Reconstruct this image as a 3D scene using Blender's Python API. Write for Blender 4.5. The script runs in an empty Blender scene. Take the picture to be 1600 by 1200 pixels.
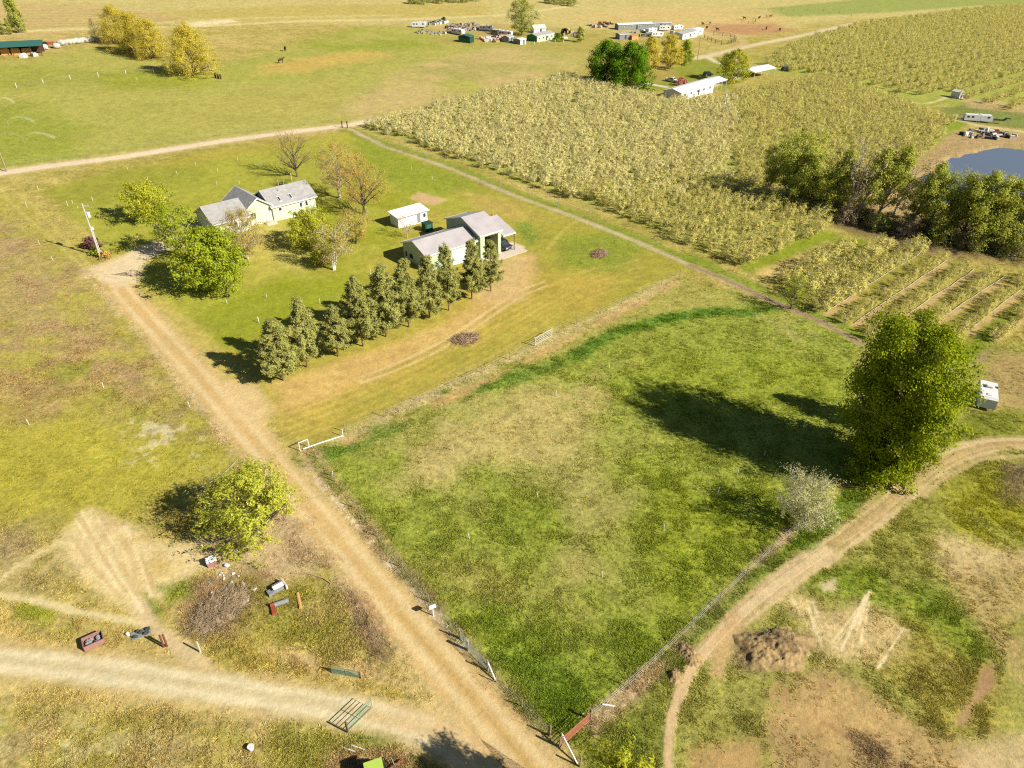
import bpy, math, random
import numpy as np
from mathutils import Vector, Matrix

SC = bpy.context.scene
COL = SC.collection
RNG = np.random.default_rng(7)
random.seed(7)

# ------------------------------------------------------------------ camera, sky, sun, exposure
F_PX, PITCH, CAM_H = 1110.0, math.radians(33.9), 58.0        # drone camera, measured on the 1600x1200 photograph
cam_d = bpy.data.cameras.new("camera")
cam = bpy.data.objects.new("camera", cam_d)
COL.objects.link(cam)
cam.location = (0, 0, CAM_H)
cam.rotation_euler = (math.radians(90) - PITCH, 0, 0)
cam_d.sensor_fit = 'HORIZONTAL'
cam_d.sensor_width = 36.0
cam_d.lens = 36.0 * F_PX / 1600.0
cam_d.clip_start, cam_d.clip_end = 0.5, 20000.0
SC.camera = cam

SUN_EL = math.radians(33.2)
SUN_AZ = math.radians(-25.0)                                   # towards the sun, from +X counterclockwise
world = bpy.data.worlds.new("World")
SC.world = world
world.use_nodes = True
wn = world.node_tree.nodes
sky = wn.new("ShaderNodeTexSky")
sky.sky_type = 'NISHITA'
sky.sun_disc = False
sky.sun_elevation = SUN_EL
sky.sun_rotation = math.radians(90) - SUN_AZ
sky.air_density, sky.dust_density, sky.ozone_density = 0.8, 0.3, 1.0
world.node_tree.links.new(sky.outputs[0], wn["Background"].inputs[0])
wn["Background"].inputs[1].default_value = 0.05
sun_d = bpy.data.lights.new("sun", 'SUN')
sun = bpy.data.objects.new("sun", sun_d)
COL.objects.link(sun)
sun_d.energy = 5.0
sun_d.angle = math.radians(0.53)
sun_d.color = (1.0, 0.95, 0.84)
sd = Vector((math.cos(SUN_EL) * math.cos(SUN_AZ), math.cos(SUN_EL) * math.sin(SUN_AZ), math.sin(SUN_EL)))
sun.rotation_euler = sd.to_track_quat('Z', 'Y').to_euler()
sun.location = (60, -40, 90)
SC.view_settings.view_transform = 'Standard'
SC.view_settings.look = 'None'
SC.view_settings.exposure = 0.93
SC.view_settings.gamma = 1.0
SC.view_settings.use_curve_mapping = False
SC.render.resolution_x, SC.render.resolution_y = 1024, 768
SC.cycles.use_denoising = False
SC.cycles.filter_width = 1.2
SC.cycles.max_bounces = 6
SC.cycles.transparent_max_bounces = 8

# ------------------------------------------------------------------ where things stand
SX, SY = -0.0535, 0.0039             # the farmland is one gentle slope, falling to the right
CP, SP = math.cos(PITCH), math.sin(PITCH)
def plane_z(x, y):
    return SX * x + SY * y
def ray(px, py):
    u, v = (px - 800) / F_PX, (600 - py) / F_PX
    return u, CP + v * SP, -SP + v * CP
def G(px, py, h=0.0):
    """point of the sloping ground (or h metres above it) seen at a pixel"""
    dx, dy, dz = ray(px, py)
    t = (h - CAM_H) / (dz - SX * dx - SY * dy)
    return np.array([dx * t, dy * t])
def ss(a, b, x):
    t = np.clip((x - a) / (b - a), 0, 1)
    return t * t * (3 - 2 * t)
POND_C = G(1575, 272)
POND_Z = plane_z(*POND_C) - 0.25
def Z(x, y):
    """ground height"""
    x = np.asarray(x, float); y = np.asarray(y, float)
    d = np.hypot((x - POND_C[0]) / 1.25, y - POND_C[1])
    m = 1 - ss(30, 62, d)
    z = plane_z(x, y)
    # far beyond the picture the slope levels out
    far = ss(900, 3000, np.hypot(x, y))
    z = z * (1 - far)
    return z * (1 - m) + (POND_Z + 0.35) * m
def P3(px, py, dz=0.0):
    p = G(px, py)
    return Vector((p[0], p[1], float(Z(p[0], p[1])) + dz))

# ------------------------------------------------------------------ noise in numpy
def _h(ix, iy, s):
    n = (ix.astype(np.int64) * 374761393 + iy.astype(np.int64) * 668265263 + s * 974711) & 0xffffffff
    n = ((n ^ (n >> 13)) * 1274126177) & 0xffffffff
    n = ((n ^ (n >> 16)) * 2246822519) & 0xffffffff
    return ((n ^ (n >> 15)) & 0xffff) / 65535.0
def vn(x, y, s):
    ix, iy = np.floor(x), np.floor(y)
    fx, fy = x - ix, y - iy
    fx = fx * fx * (3 - 2 * fx); fy = fy * fy * (3 - 2 * fy)
    a = _h(ix, iy, s); b = _h(ix + 1, iy, s); c = _h(ix, iy + 1, s); d = _h(ix + 1, iy + 1, s)
    return (a * (1 - fx) + b * fx) * (1 - fy) + (c * (1 - fx) + d * fx) * fy
def fbm(x, y, wl, s=0, o=4):
    v = 0; a = 1.0; t = 0
    for i in range(o):
        v = v + a * vn(x / wl * 0.8 + y / wl * 0.6 + 17.3 * i, -x / wl * 0.6 + y / wl * 0.8 + 5.1 * i, s + i * 13)
        t += a; a *= 0.55; wl = wl * 0.47
    return v / t

# ------------------------------------------------------------------ ground colour, painted in metres
HAZE = 0.0
GAIN = 1.62
def lin(c):
    c = np.asarray(c, float) / 255.0
    return np.where(c <= 0.04045, c / 12.92, ((c + 0.055) / 1.055) ** 2.4)
def alb(c):
    return lin(c) / GAIN
STRAW, OLIVE, GREEN, LUSH = (200, 177, 108), (168, 156, 72), (146, 150, 58), (112, 132, 40)
LAWN, LAWNY = (166, 164, 62), (196, 182, 96)
DIRT, PALE, GRAVEL, BROWN, WEED = (216, 182, 124), (230, 208, 160), (216, 198, 156), (182, 148, 98), (164, 138, 98)

FEATS = []
def _w(pts):
    return np.array([G(*p) for p in pts])
def area(pts, col, soft=2.0, rag=1.5, op=1.0, tall=None, bare=None, patch=None, wl=6.0):
    """a patch bounded by a polygon; rag = metres of ragged edge; patch = (threshold, softness) breaks it into islands"""
    FEATS.append(('a', _w(pts), alb(col), soft, rag, op, tall, bare, patch, wl, len(FEATS)))
def strip(pts, width, col, soft=0.6, rag=0.4, op=1.0, tall=None, bare=None, patch=None, wl=3.0, off=0.0):
    FEATS.append(('l', smooth_line(_w(pts), off), alb(col), soft, rag, op, tall, bare, patch, wl, len(FEATS), width))
def smooth_line(W, off=0.0, n=5):
    W = np.asarray(W)
    if len(W) > 2:
        out = []
        for i in range(len(W) - 1):
            p0 = W[max(i - 1, 0)]; p1 = W[i]; p2 = W[i + 1]; p3 = W[min(i + 2, len(W) - 1)]
            for k in range(n):
                t = k / n
                out.append(0.5 * (2 * p1 + (p2 - p0) * t + (2 * p0 - 5 * p1 + 4 * p2 - p3) * t * t + (3 * p1 - p0 - 3 * p2 + p3) * t ** 3))
        out.append(W[-1])
        W = np.array(out)
    if off:
        d = np.gradient(W, axis=0); d /= np.linalg.norm(d, axis=1)[:, None] + 1e-9
        W = W + off * np.stack([d[:, 1], -d[:, 0]], 1)
    return W
def seg_dist(x, y, A, B):
    d = B - A; L = d @ d + 1e-9
    t = np.clip(((x - A[0]) * d[0] + (y - A[1]) * d[1]) / L, 0, 1)
    return np.hypot(x - A[0] - t * d[0], y - A[1] - t * d[1])
def paint(x, y):
    n = len(x)
    f1 = fbm(x, y, 26, 1); f2 = fbm(x, y, 7, 2); f3 = fbm(x, y, 1.6, 3, 3)
    t = ss(0.3, 0.72, 0.5 * f1 + 0.3 * f2 + 0.2 * f3)[:, None]
    col = alb(OLIVE) * (1 - t) + alb(STRAW) * t * 0.75 + alb(OLIVE) * t * 0.25
    tall = np.full(n, 0.45); bare = np.zeros(n)
    for f in FEATS:
        kind, W, c, soft, rag, op, tl, br, patch, wl, sid = f[:11]
        pad = soft + rag + (f[11] if kind == 'l' else 0)
        lo, hi = W.min(0) - pad, W.max(0) + pad
        k = np.nonzero((x > lo[0]) & (x < hi[0]) & (y > lo[1]) & (y < hi[1]))[0]
        if not len(k): continue
        xs, ys = x[k], y[k]
        d = np.full(len(k), 1e9)
        m = len(W)
        for i in range(m if kind == 'a' else m - 1):
            d = np.minimum(d, seg_dist(xs, ys, W[i], W[(i + 1) % m]))
        if kind == 'a':
            ins = np.zeros(len(k), bool)
            for i in range(m):
                a, b = W[i], W[(i + 1) % m]
                if a[1] == b[1]: continue
                cr = (a[1] > ys) != (b[1] > ys)
                ins ^= cr & (xs < (b[0] - a[0]) * (ys - a[1]) / (b[1] - a[1]) + a[0])
            d = np.where(ins, d, -d)
        else:
            d = f[11] / 2 - d
        nz = fbm(xs, ys, wl, 40 + sid, 4)
        w = ss(-soft, soft, d + (nz - 0.5) * 2 * rag)
        if patch is not None:
            w = w * ss(patch[0] - patch[1], patch[0] + patch[1], fbm(xs, ys, wl, 140 + sid, 4))
        w = w * op
        col[k] = col[k] * (1 - w[:, None]) + c * w[:, None]
        if tl is not None: tall[k] = tall[k] * (1 - w) + tl * w
        if br is not None: bare[k] = bare[k] * (1 - w) + br * w
    f4 = fbm(x, y, .55, 4, 2)
    v = 1.0 + 0.18 * (f2 - .5) + (0.34 * (f3 - 0.5) + .34 * (f4 - .5)) * (1 - 0.7 * bare) + 0.07
    col = col * v[:, None]
    return np.clip(col, 0.004, 0.8), tall, bare

# --- far hills and fields
area([(-700, -40), (1700, -40), (1640, 22), (1330, 30), (1130, 60), (960, 48), (820, 50), (620, 40), (480, 34), (150, 40), (-700, 70)], (200, 184, 114), 12, 8, 0.9, 0.2)
area([(-300, 10), (60, 4), (150, 8), (300, 24), (230, 44), (140, 48), (30, 60), (-200, 66)], (198, 172, 112), 5, 4, .8, .1)
for i in range(9):
    strip([(30, 12 + i * 4.4), (150, 15 + i * 3.6), (300, 30 + i * 1.6)], 1.6, (172, 148, 84), 1.2, .8, .7)
area([(230, 18), (480, 8), (760, 6), (760, 26), (500, 28), (330, 34)], (190, 170, 90), 8, 6, .8)
strip([(-60, 58), (60, 48), (150, 45), (330, 40), (480, 33), (640, 30), (800, 22), (900, 8)], 5, (224, 204, 146), 3, 2, .8)
strip([(-60, 55), (150, 42), (330, 31), (480, 26), (620, 24)], 7, (214, 200, 128), 3, 2, .5)
area([(270, 38), (360, 30), (375, 34), (300, 42)], (232, 214, 168), 3, 2, .9)
area([(1120, 20), (1330, 0), (1700, -30), (1700, 4), (1540, 8), (1380, 20), (1240, 26)], (150, 160, 76), 6, 4, .9, .2)
area([(850, 30), (1000, 10), (1200, 14), (1240, 40), (1130, 60), (940, 40)], (208, 180, 114), 10, 8, .8, .1)
area([(1100, 38), (1210, 36), (1236, 48), (1180, 56), (1110, 50)], (186, 140, 96), 8, 6, .9, .1)
# --- the wide pastures beyond the far road
area([(-400, 100), (30, 96), (140, 72), (330, 110), (560, 40), (900, 55), (920, 92), (880, 118), (560, 190), (-60, 285), (-400, 330)], (174, 168, 82), 4, 3, .95, .15)
area([(-300, 110), (80, 100), (330, 118), (300, 140), (150, 132), (-200, 150)], (156, 158, 62), 6, 5, .7, .2, None, (.42, .14), 22)
area([(-200, 180), (40, 160), (130, 200), (120, 245), (-100, 275)], (148, 156, 54), 7, 6, .75, .2)
area([(140, 112), (330, 116), (330, 136), (180, 140)], (154, 158, 52), 5, 4, .7)
area([(330, 100), (560, 70), (640, 78), (470, 130), (340, 130)], (162, 164, 72), 8, 6, .7)
area([(560, 46), (700, 60), (690, 74), (520, 78), (450, 66)], (150, 156, 52), 8, 6, .8, .2, None, (.45, .15), 25)
area([(420, 100), (560, 78), (620, 84), (480, 112), (400, 118)], (208, 172, 92), 6, 5, .7)
area([(525, 182), (600, 120), (660, 96), (800, 70), (905, 84), (905, 108), (760, 148), (560, 190)], (196, 172, 112), 6, 6, .85, .1, None, (.40, .2), 26)
area([(620, 104), (760, 80), (880, 88), (860, 108), (720, 130)], (164, 158, 84), 6, 5, .7, .1, None, (.45, .15), 20)
area([(270, 150), (480, 110), (560, 150), (520, 185), (330, 212)], (178, 166, 88), 6, 5, .5, .1, None, (.45, .15), 22)
area([(700, 36), (900, 44), (1000, 80), (900, 84), (680, 66)], (172, 158, 80), 5, 4, .7, .1)
area([(670, 40), (790, 36), (800, 60), (700, 58)], (190, 160, 112), 4, 4, .6, 0, None, (.45, .12), 12)
# --- farmhouse lawn and the mown strips
area([(60, 300), (300, 240), (545, 205), (700, 262), (800, 310), (900, 342), (1080, 415), (1050, 440), (800, 545), (540, 675), (470, 700), (430, 660), (330, 560), (225, 440), (130, 330)], (172, 160, 66), 2, 2, .95, .1)
area([(140, 390), (110, 330), (200, 290), (330, 250), (470, 225), (548, 212), (640, 250), (700, 275), (780, 330), (640, 330), (600, 400), (560, 450), (440, 520), (360, 540), (280, 500), (225, 440), (250, 385), (190, 395)], LAWN, 2.5, 2.5, .95, .08)
area([(70, 300), (180, 265), (300, 255), (330, 285), (220, 300), (120, 330)], (150, 152, 56), 4, 3, .7, .1)
area([(340, 350), (470, 330), (520, 420), (420, 500), (340, 520), (360, 440)], LAWNY, 4, 4, .85, .05, None, (.44, .14), 10)
area([(400, 370), (430, 365), (440, 480), (380, 520)], (190, 174, 84), 2, 2, .6, .05)
area([(300, 500), (420, 430), (560, 440), (480, 500), (380, 540), (330, 540)], (140, 150, 30), 4, 3, .8, .05)
area([(440, 300), (640, 300), (600, 420), (500, 440), (480, 330)], (146, 148, 34), 4, 4, .6, .05, None, (.45, .15), 9)
area([(560, 212), (700, 268), (780, 312), (640, 300), (560, 260)], (140, 150, 48), 3, 3, .8, .15)
area([(235, 455), (300, 500), (360, 575), (420, 640), (400, 680), (340, 610), (270, 520)], (198, 176, 96), 1.5, 1.5, .8, .08)
area([(640, 310), (655, 300), (700, 312), (676, 322)], (204, 172, 122), .6, .6, .95, 0, .8)
area([(715, 300), (790, 310), (850, 345), (800, 350), (740, 315)], (196, 168, 92), 4, 4, .7, .1, None, (.45, .12), 10)
area([(810, 340), (1000, 370), (1080, 420), (960, 480), (840, 470), (800, 400)], (164, 156, 62), 4, 4, .85, .12)
area([(870, 370), (960, 360), (1010, 390), (960, 425), (880, 415)], (138, 148, 52), 2.5, 2, .85, .25)
area([(795, 345), (830, 345), (846, 372), (826, 385)], (132, 146, 56), 1.5, 1.5, .85, .3)
area([(800, 420), (960, 430), (920, 480), (780, 520), (700, 560), (640, 600), (540, 660), (480, 690), (420, 640), (560, 560), (700, 480)], (190, 164, 74), 3, 3, .8, .1, None, (.38, .2), 12)
area([(420, 600), (560, 555), (700, 500), (790, 440), (800, 400), (840, 395), (835, 440), (700, 540), (560, 600), (450, 650)], (210, 174, 108), 1.6, 1.6, .8, .05)
for k in range(7):
    o = k * 11
    strip([(440, 640 + o), (600, 578 + o), (760, 496 + o), (900, 430 + o * .7), (1000, 398 + o * .6)], .5, (206, 176, 98), .4, .4, .45, .05, None, (.38, .15), 9)
    strip([(440, 645 + o), (600, 583 + o), (760, 501 + o), (900, 434 + o * .7), (1000, 402 + o * .6)], .5, (150, 146, 56), .4, .4, .4, .12, None, (.42, .15), 9)
strip([(560, 590), (680, 540), (800, 462), (850, 440)], .45, (224, 194, 138), .3, .2, .9, 0, .8)
strip([(566, 598), (686, 548), (806, 469), (856, 446)], .45, (224, 194, 138), .3, .2, .9, 0, .8)
area([(750, 420), (800, 400), (830, 400), (820, 470), (740, 470)], (208, 178, 122), 2, 2, .7, .03)
strip([(855, 390), (905, 345), (1000, 362), (1060, 400), (1070, 425), (1000, 450)], .5, (200, 184, 96), .5, .5, .6)
# --- central pasture
PAST = [(540, 690), (700, 605), (860, 535), (1062, 432), (1200, 472), (1345, 540), (1340, 640), (1330, 745), (1235, 832), (900, 1152), (870, 1150), (700, 960), (560, 795), (490, 710)]
area(PAST, (150, 157, 62), 1.2, 1.0, 1, .5)
area([(540, 690), (860, 535), (1062, 432), (1180, 470), (1000, 500), (800, 590), (640, 660), (560, 700)], (180, 164, 90), 2, 2, .6, .3)
area([(600, 690), (760, 620), (900, 590), (960, 640), (850, 720), (640, 760)], (194, 174, 110), 4, 5, .8, .3, None, (.42, .14), 7)
area([(600, 730), (760, 690), (830, 740), (700, 770)], (194, 176, 112), 4, 5, .7, .3, None, (.45, .13), 8)
area([(820, 600), (1000, 560), (1020, 640), (900, 690), (820, 660)], (186, 170, 102), 4, 4, .7, .35, None, (.5, .12), 6)
area([(860, 700), (1000, 690), (1020, 780), (960, 920), (860, 800)], (176, 164, 96), 5, 5, .7, .35, None, (.42, .14), 9)
area([(900, 780), (1000, 840), (1010, 960), (900, 960), (860, 880)], (184, 168, 100), 4, 4, .7, .3, None, (.44, .14), 8)
area([(1100, 490), (1200, 480), (1300, 540), (1180, 540)], (176, 166, 96), 3, 3, .7, .3, None, (.45, .12), 7)
area([(1000, 560), (1200, 540), (1340, 580), (1330, 640), (1000, 640), (940, 620)], (146, 155, 50), 4, 4, .85, .5, None, (.34, .2), 10)
area([(620, 780), (760, 730), (860, 760), (850, 840), (760, 900), (660, 880)], (140, 152, 50), 4, 4, .8, .55, None, (.38, .18), 9)
area([(980, 720), (1230, 770), (1240, 830), (1060, 990), (1000, 860)], (144, 154, 44), 4, 4, .85, .55, None, (.34, .2), 10)
area([(700, 960), (820, 980), (1040, 1000), (910, 1140), (860, 1130)], (134, 150, 44), 3, 4, .85, .6, None, (.34, .18), 8)
area([(760, 1010), (860, 1020), (930, 1080), (880, 1140), (840, 1100)], (114, 138, 42), 2.5, 3, .75, .7)
area([(650, 880), (760, 880), (900, 960), (860, 1010), (740, 980)], (170, 160, 84), 4, 4, .7, .5, None, (.42, .16), 7)
strip([(480, 712), (560, 690), (700, 618), (800, 590), (900, 556), (960, 522), (1040, 498), (1120, 487), (1165, 489)], 3.0, (112, 138, 50), 1.2, 1.0, .9, .7, None, (.34, .16), 5)
strip([(900, 556), (960, 522), (1040, 498), (1120, 487), (1165, 489)], 2.6, (100, 132, 40), .9, .8, .9, .8)
strip([(1165, 489), (1230, 480), (1290, 505)], 2.5, (104, 132, 40), 1, .8, .8, .7)
strip([(530, 690), (620, 643), (760, 580), (860, 533), (960, 485), (1062, 432)], 2.0, (204, 186, 126), .5, .6, .8, .4, None, (.38, .14), 3)
strip([(545, 690), (700, 622), (860, 545), (1060, 440)], 1.4, (204, 164, 110), .7, .7, .7, .2, None, (.40, .14), 6)
# --- weedy left field
area([(-300, 330), (0, 300), (60, 320), (130, 420), (190, 460), (330, 610), (470, 760), (300, 800), (130, 800), (-200, 950)], (178, 166, 78), 2, 2, .9, .3)
area([(-200, 330), (20, 330), (100, 400), (170, 470), (300, 610), (380, 690), (250, 690), (60, 600), (-150, 560)], (176, 154, 104), 4, 5, .65, .4, None, (.50, .14), 6)
area([(-200, 360), (60, 340), (160, 480), (300, 620), (230, 640), (60, 600), (-100, 560)], (172, 144, 106), 3, 4, .6, .5, None, (.58, .1), 4)
area([(-100, 500), (100, 510), (240, 560), (260, 640), (60, 660), (-100, 640)], (182, 150, 104), 4, 4, .6, .6, None, (.48, .12), 7)
area([(-150, 620), (60, 660), (240, 680), (330, 700), (260, 780), (130, 800), (-150, 830)], (178, 168, 64), 4, 4, .9, .3)
area([(150, 620), (300, 640), (330, 720), (200, 700)], (158, 158, 48), 4, 4, .7, .4, None, (.45, .14), 7)
area([(200, 660), (300, 640), (330, 740), (220, 720)], (214, 202, 158), 2, 2, .7, .2, None, (.62, .05), 1.6)
area([(50, 560), (180, 540), (230, 620), (120, 640), (40, 620)], (150, 152, 50), 4, 4, .7, .5, None, (.5, .1), 5)
area([(-150, 820), (60, 830), (130, 880), (100, 940), (-150, 940)], (180, 164, 96), 3, 3, .8, .4)
area([(-100, 850), (60, 840), (110, 890), (40, 920)], (172, 150, 110), 3, 3, .7, .6, None, (.5, .1), 5)
for a, b in (((20, 320), (110, 400)), ((40, 310), (140, 415))):
    strip([(0, 290), a, b, (165, 440)], .5, (200, 184, 102), .4, .3, .7, .1)
strip([(130, 420), (200, 500), (290, 600), (370, 700), (440, 780)], 2.0, (204, 178, 128), .8, .8, .85, .5, None, (.40, .12), 4)
# --- bare workings beside the road
area([(95, 850), (140, 795), (200, 820), (260, 860), (320, 840), (330, 880), (260, 930), (210, 960), (150, 930)], (226, 202, 146), 1.2, 1.4, .95, .05, .9)
area([(190, 840), (230, 830), (320, 850), (300, 890), (240, 900)], (200, 172, 92), 1.5, 1.5, .7, .2, .3, (.45, .1), 4)
area([(310, 850), (470, 790), (520, 860), (440, 900), (340, 910)], (206, 180, 136), 2, 2, .85, .25, .5)
area([(440, 780), (520, 850), (620, 980), (650, 1030), (590, 1030), (500, 900), (430, 870)], (184, 160, 120), 1.5, 1.5, .85, .6, None, (.34, .14), 3)
area([(290, 900), (420, 890), (440, 960), (360, 1000), (280, 980)], (164, 132, 102), 1.5, 1.5, .85, .5)
area([(380, 900), (520, 920), (600, 1010), (560, 1045), (420, 1010), (380, 980)], (160, 152, 66), 2, 2, .9, .6)
area([(440, 930), (560, 940), (600, 1000), (520, 1010)], (190, 168, 104), 2, 2, .7, .5, None, (.48, .1), 4)
area([(540, 930), (580, 930), (620, 1000), (600, 1030), (560, 990)], (152, 128, 104), 1, 1, .85, .9, None, (.36, .12), 2)
area([(215, 925), (240, 920), (262, 960), (245, 975), (228, 958)], (140, 148, 48), .6, .5, .95, .5)
area([(240, 915), (300, 905), (300, 935), (262, 945)], (142, 148, 56), .8, .7, .9, .5)
for pts in ([(120, 800), (160, 870), (215, 950)], [(160, 800), (200, 870), (232, 955)], [(205, 830), (225, 880), (240, 930)], [(105, 830), (140, 880), (190, 935)], [(140, 792), (170, 850), (205, 910)], [(172, 806), (196, 850), (214, 890)], [(190, 815), (212, 860)], [(130, 812), (150, 850), (178, 900)], [(152, 798), (182, 858), (222, 950)]):
    strip(pts, .25, (200, 170, 116), .15, .4, .55, 0, .9)
strip([(0, 905), (50, 870), (100, 845), (140, 800)], .8, (214, 194, 136), .5, .4, .8, .05, .6)
strip([(60, 900), (90, 868)], .5, (204, 180, 122), .4, .3, .8, .05, .5)
area([(-150, 945), (120, 955), (230, 975), (280, 1010), (240, 1045), (-150, 1030)], (198, 174, 104), 1.5, 1.5, .85, .35)
area([(30, 960), (110, 960), (160, 990), (90, 1000), (40, 985)], (164, 154, 74), 1.5, 1.5, .8, .5, None, (.42, .12), 4)
area([(30, 940), (90, 945), (80, 965), (30, 960)], (150, 154, 44), .8, .8, .9, .4)
strip([(-80, 922), (0, 930), (60, 940), (120, 955), (190, 968), (225, 975)], .9, (224, 204, 150), .4, .3, .9, .0, .9)
strip([(215, 945), (235, 972), (265, 1000), (300, 1030), (330, 1055)], 1.3, (214, 188, 144), .6, .4, .9, 0, .9)
area([(255, 990), (310, 1010), (350, 1050), (300, 1060)], (212, 188, 140), 1, 1, .85, 0, .7)
area([(320, 1010), (430, 1000), (560, 1040), (640, 1060), (680, 1110), (560, 1085), (420, 1062), (330, 1055)], (186, 166, 82), 1.5, 1.5, .9, .5)
area([(330, 1020), (460, 1020), (560, 1050), (420, 1056)], (160, 148, 70), 1.5, 1.5, .7, .6, None, (.44, .12), 3)
area([(420, 1020), (560, 1030), (650, 1075), (560, 1060)], (200, 172, 124), 1.2, 1.2, .8, .4, None, (.4, .12), 4)
area([(620, 1030), (700, 1040), (760, 1110), (700, 1140), (650, 1090)], (202, 178, 114), 1.5, 1.5, .8, .3)
area([(-150, 1060), (240, 1070), (420, 1105), (540, 1125), (640, 1160), (720, 1230), (400, 1300), (-150, 1300)], (178, 164, 84), 1.2, 1.2, .9, .5)
area([(-150, 1062), (240, 1075), (420, 1108), (460, 1125), (200, 1110), (-150, 1090)], (204, 180, 114), 1.2, 1.2, .8, .3)
area([(-100, 1120), (220, 1110), (420, 1140), (420, 1220), (-100, 1220)], (188, 166, 110), 2.5, 2.5, .8, .6, None, (.5, .1), 4)
area([(-100, 1110), (200, 1120), (330, 1130), (300, 1200), (-100, 1220)], (196, 184, 124), 1.5, 1.5, .7, .3, None, (.6, .06), 1.4)
area([(430, 1125), (540, 1130), (640, 1165), (640, 1240), (440, 1240)], (162, 156, 72), 1.5, 1.5, .8, .6)
area([(560, 1128), (640, 1145), (690, 1180), (640, 1190), (560, 1155)], (118, 136, 46), .9, .8, .85, .7)
area([(520, 1170), (640, 1175), (640, 1230), (500, 1230)], (180, 148, 108), 1, 1, .8, .5)
# --- verge between road and pasture fence
area([(462, 690), (500, 705), (560, 795), (640, 890), (720, 985), (800, 1080), (880, 1170), (850, 1180), (760, 1070), (660, 950), (560, 820), (480, 735)], (188, 168, 106), .8, .8, .9, .5)
area([(475, 700), (520, 750), (600, 860), (700, 980), (680, 985), (560, 830), (480, 735)], (176, 146, 112), 1, 1, .7, .6, None, (.46, .1), 3)
strip([(490, 715), (530, 770), (580, 830), (640, 905), (700, 975), (780, 1065), (850, 1140)], 1.1, (134, 140, 60), .5, .5, .8, .7, None, (.42, .12), 3)
strip([(480, 735), (540, 800), (580, 850)], .9, (224, 204, 166), .5, .4, .8, .3, None, (.45, .1), 2)
strip([(600, 870), (680, 960), (720, 1010)], .8, (216, 200, 176), .4, .4, .8, .2, None, (.48, .08), 1.5)
# --- right foreground
RF = [(1345, 545), (1330, 700), (1350, 750), (1245, 835), (900, 1160), (960, 1300), (1900, 1300), (1900, 500), (1530, 545)]
area(RF, (160, 156, 76), 1.2, 1, .95, .4)
area([(1240, 832), (1340, 760), (1360, 790), (1260, 870), (1060, 1060), (980, 1100), (905, 1155), (1000, 1060)], (124, 134, 48), 1, 1, .9, .7)
area([(900, 1165), (1040, 1080), (1060, 1110), (1030, 1200), (960, 1260), (920, 1220)], (130, 136, 52), 1.2, 1.2, .9, .7)
strip([(1235, 832), (1180, 890), (1100, 970), (1030, 1040), (970, 1095), (925, 1130)], 1.4, (196, 170, 128), .6, .6, .9, .5, None, (.34, .12), 3)
area([(1540, 560), (1700, 540), (1700, 690), (1560, 680), (1520, 650), (1530, 590)], (176, 150, 96), 2, 2, .85, .3)
area([(1500, 640), (1600, 640), (1700, 690), (1580, 690), (1480, 690)], (132, 138, 44), 1.5, 1.5, .9, .4)
area([(1380, 770), (1480, 715), (1600, 705), (1700, 720), (1700, 860), (1500, 900), (1360, 880)], (150, 148, 64), 2, 2, .8, .5, None, (.36, .14), 6)
area([(1480, 740), (1600, 740), (1660, 840), (1560, 880), (1480, 820)], (160, 156, 40), 3, 3, .8, .5, None, (.42, .12), 7)
area([(1560, 730), (1640, 720), (1640, 790), (1570, 780)], (152, 136, 100), 1.5, 1.5, .8, .7, None, (.4, .1), 3)
area([(1460, 840), (1640, 860), (1640, 900), (1500, 905)], (204, 178, 128), 2, 2, .8, .2, None, (.42, .1), 5)
area([(1480, 895), (1600, 870), (1760, 900), (1760, 1080), (1600, 1060), (1540, 990)], (184, 158, 104), 2, 2, .75, .3, .2, (.42, .12), 5)
area([(1200, 900), (1340, 880), (1480, 920), (1560, 1020), (1500, 1040), (1400, 960), (1280, 930)], (128, 144, 40), 2, 2, .85, .6, None, (.34, .16), 6)
area([(1330, 1010), (1420, 960), (1560, 1060), (1560, 1150), (1460, 1140), (1380, 1080)], (166, 152, 70), 2, 2, .8, .5, None, (.38, .14), 5)
area([(1215, 935), (1300, 915), (1420, 985), (1380, 1040), (1290, 1030), (1260, 970)], (206, 180, 126), 1.6, 1.6, .85, .3, .3, (.36, .14), 4)
for pts in ([(1360, 925), (1300, 1005)], [(1355, 935), (1315, 1015)], [(1412, 982), (1372, 1044)], [(1352, 940), (1332, 1010)], [(1270, 940), (1290, 1000)], [(1240, 940), (1282, 1005)], [(1352, 930), (1322, 1000)], [(1358, 940), (1345, 1005)], [(1262, 950), (1284, 1008)], [(1348, 950), (1300, 1015)], [(1290, 975), (1310, 1015)]):
    strip(pts, .22, (232, 210, 162), .12, .25, .95, 0, .7)
area([(1280, 910), (1308, 902), (1306, 922), (1286, 925)], (220, 198, 156), .5, .5, .9, 0, .7)
area([(1140, 985), (1270, 985), (1280, 1020), (1190, 1050), (1150, 1040)], (156, 132, 96), 1, 1, .8, .3)
area([(1195, 1075), (1270, 1050), (1350, 1080), (1440, 1140), (1600, 1210), (1600, 1290), (1240, 1260), (1200, 1150)], (184, 154, 102), 1.3, 1.6, .9, .25, .35)
area([(1230, 1110), (1330, 1090), (1380, 1130), (1300, 1160)], (202, 168, 108), 1.5, 1.5, .6, .15, .5)
for r, x0, y0 in ((40, 1260, 1085), (46, 1262, 1086), (60, 1250, 1110), (30, 1300, 1150), (70, 1330, 1120), (76, 1334, 1122), (50, 1290, 1160)):
    strip([(x0 + r * math.cos(a) * .8, y0 + r * math.sin(a)) for a in np.linspace(1.7, 4.4, 7)], .2, (172, 136, 92), .12, .3, .55, 0, .8, (.36, .14), 2)
strip([(1290, 1130), (1340, 1160), (1400, 1200)], .5, (156, 118, 80), .3, .3, .6, 0, .8)
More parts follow.
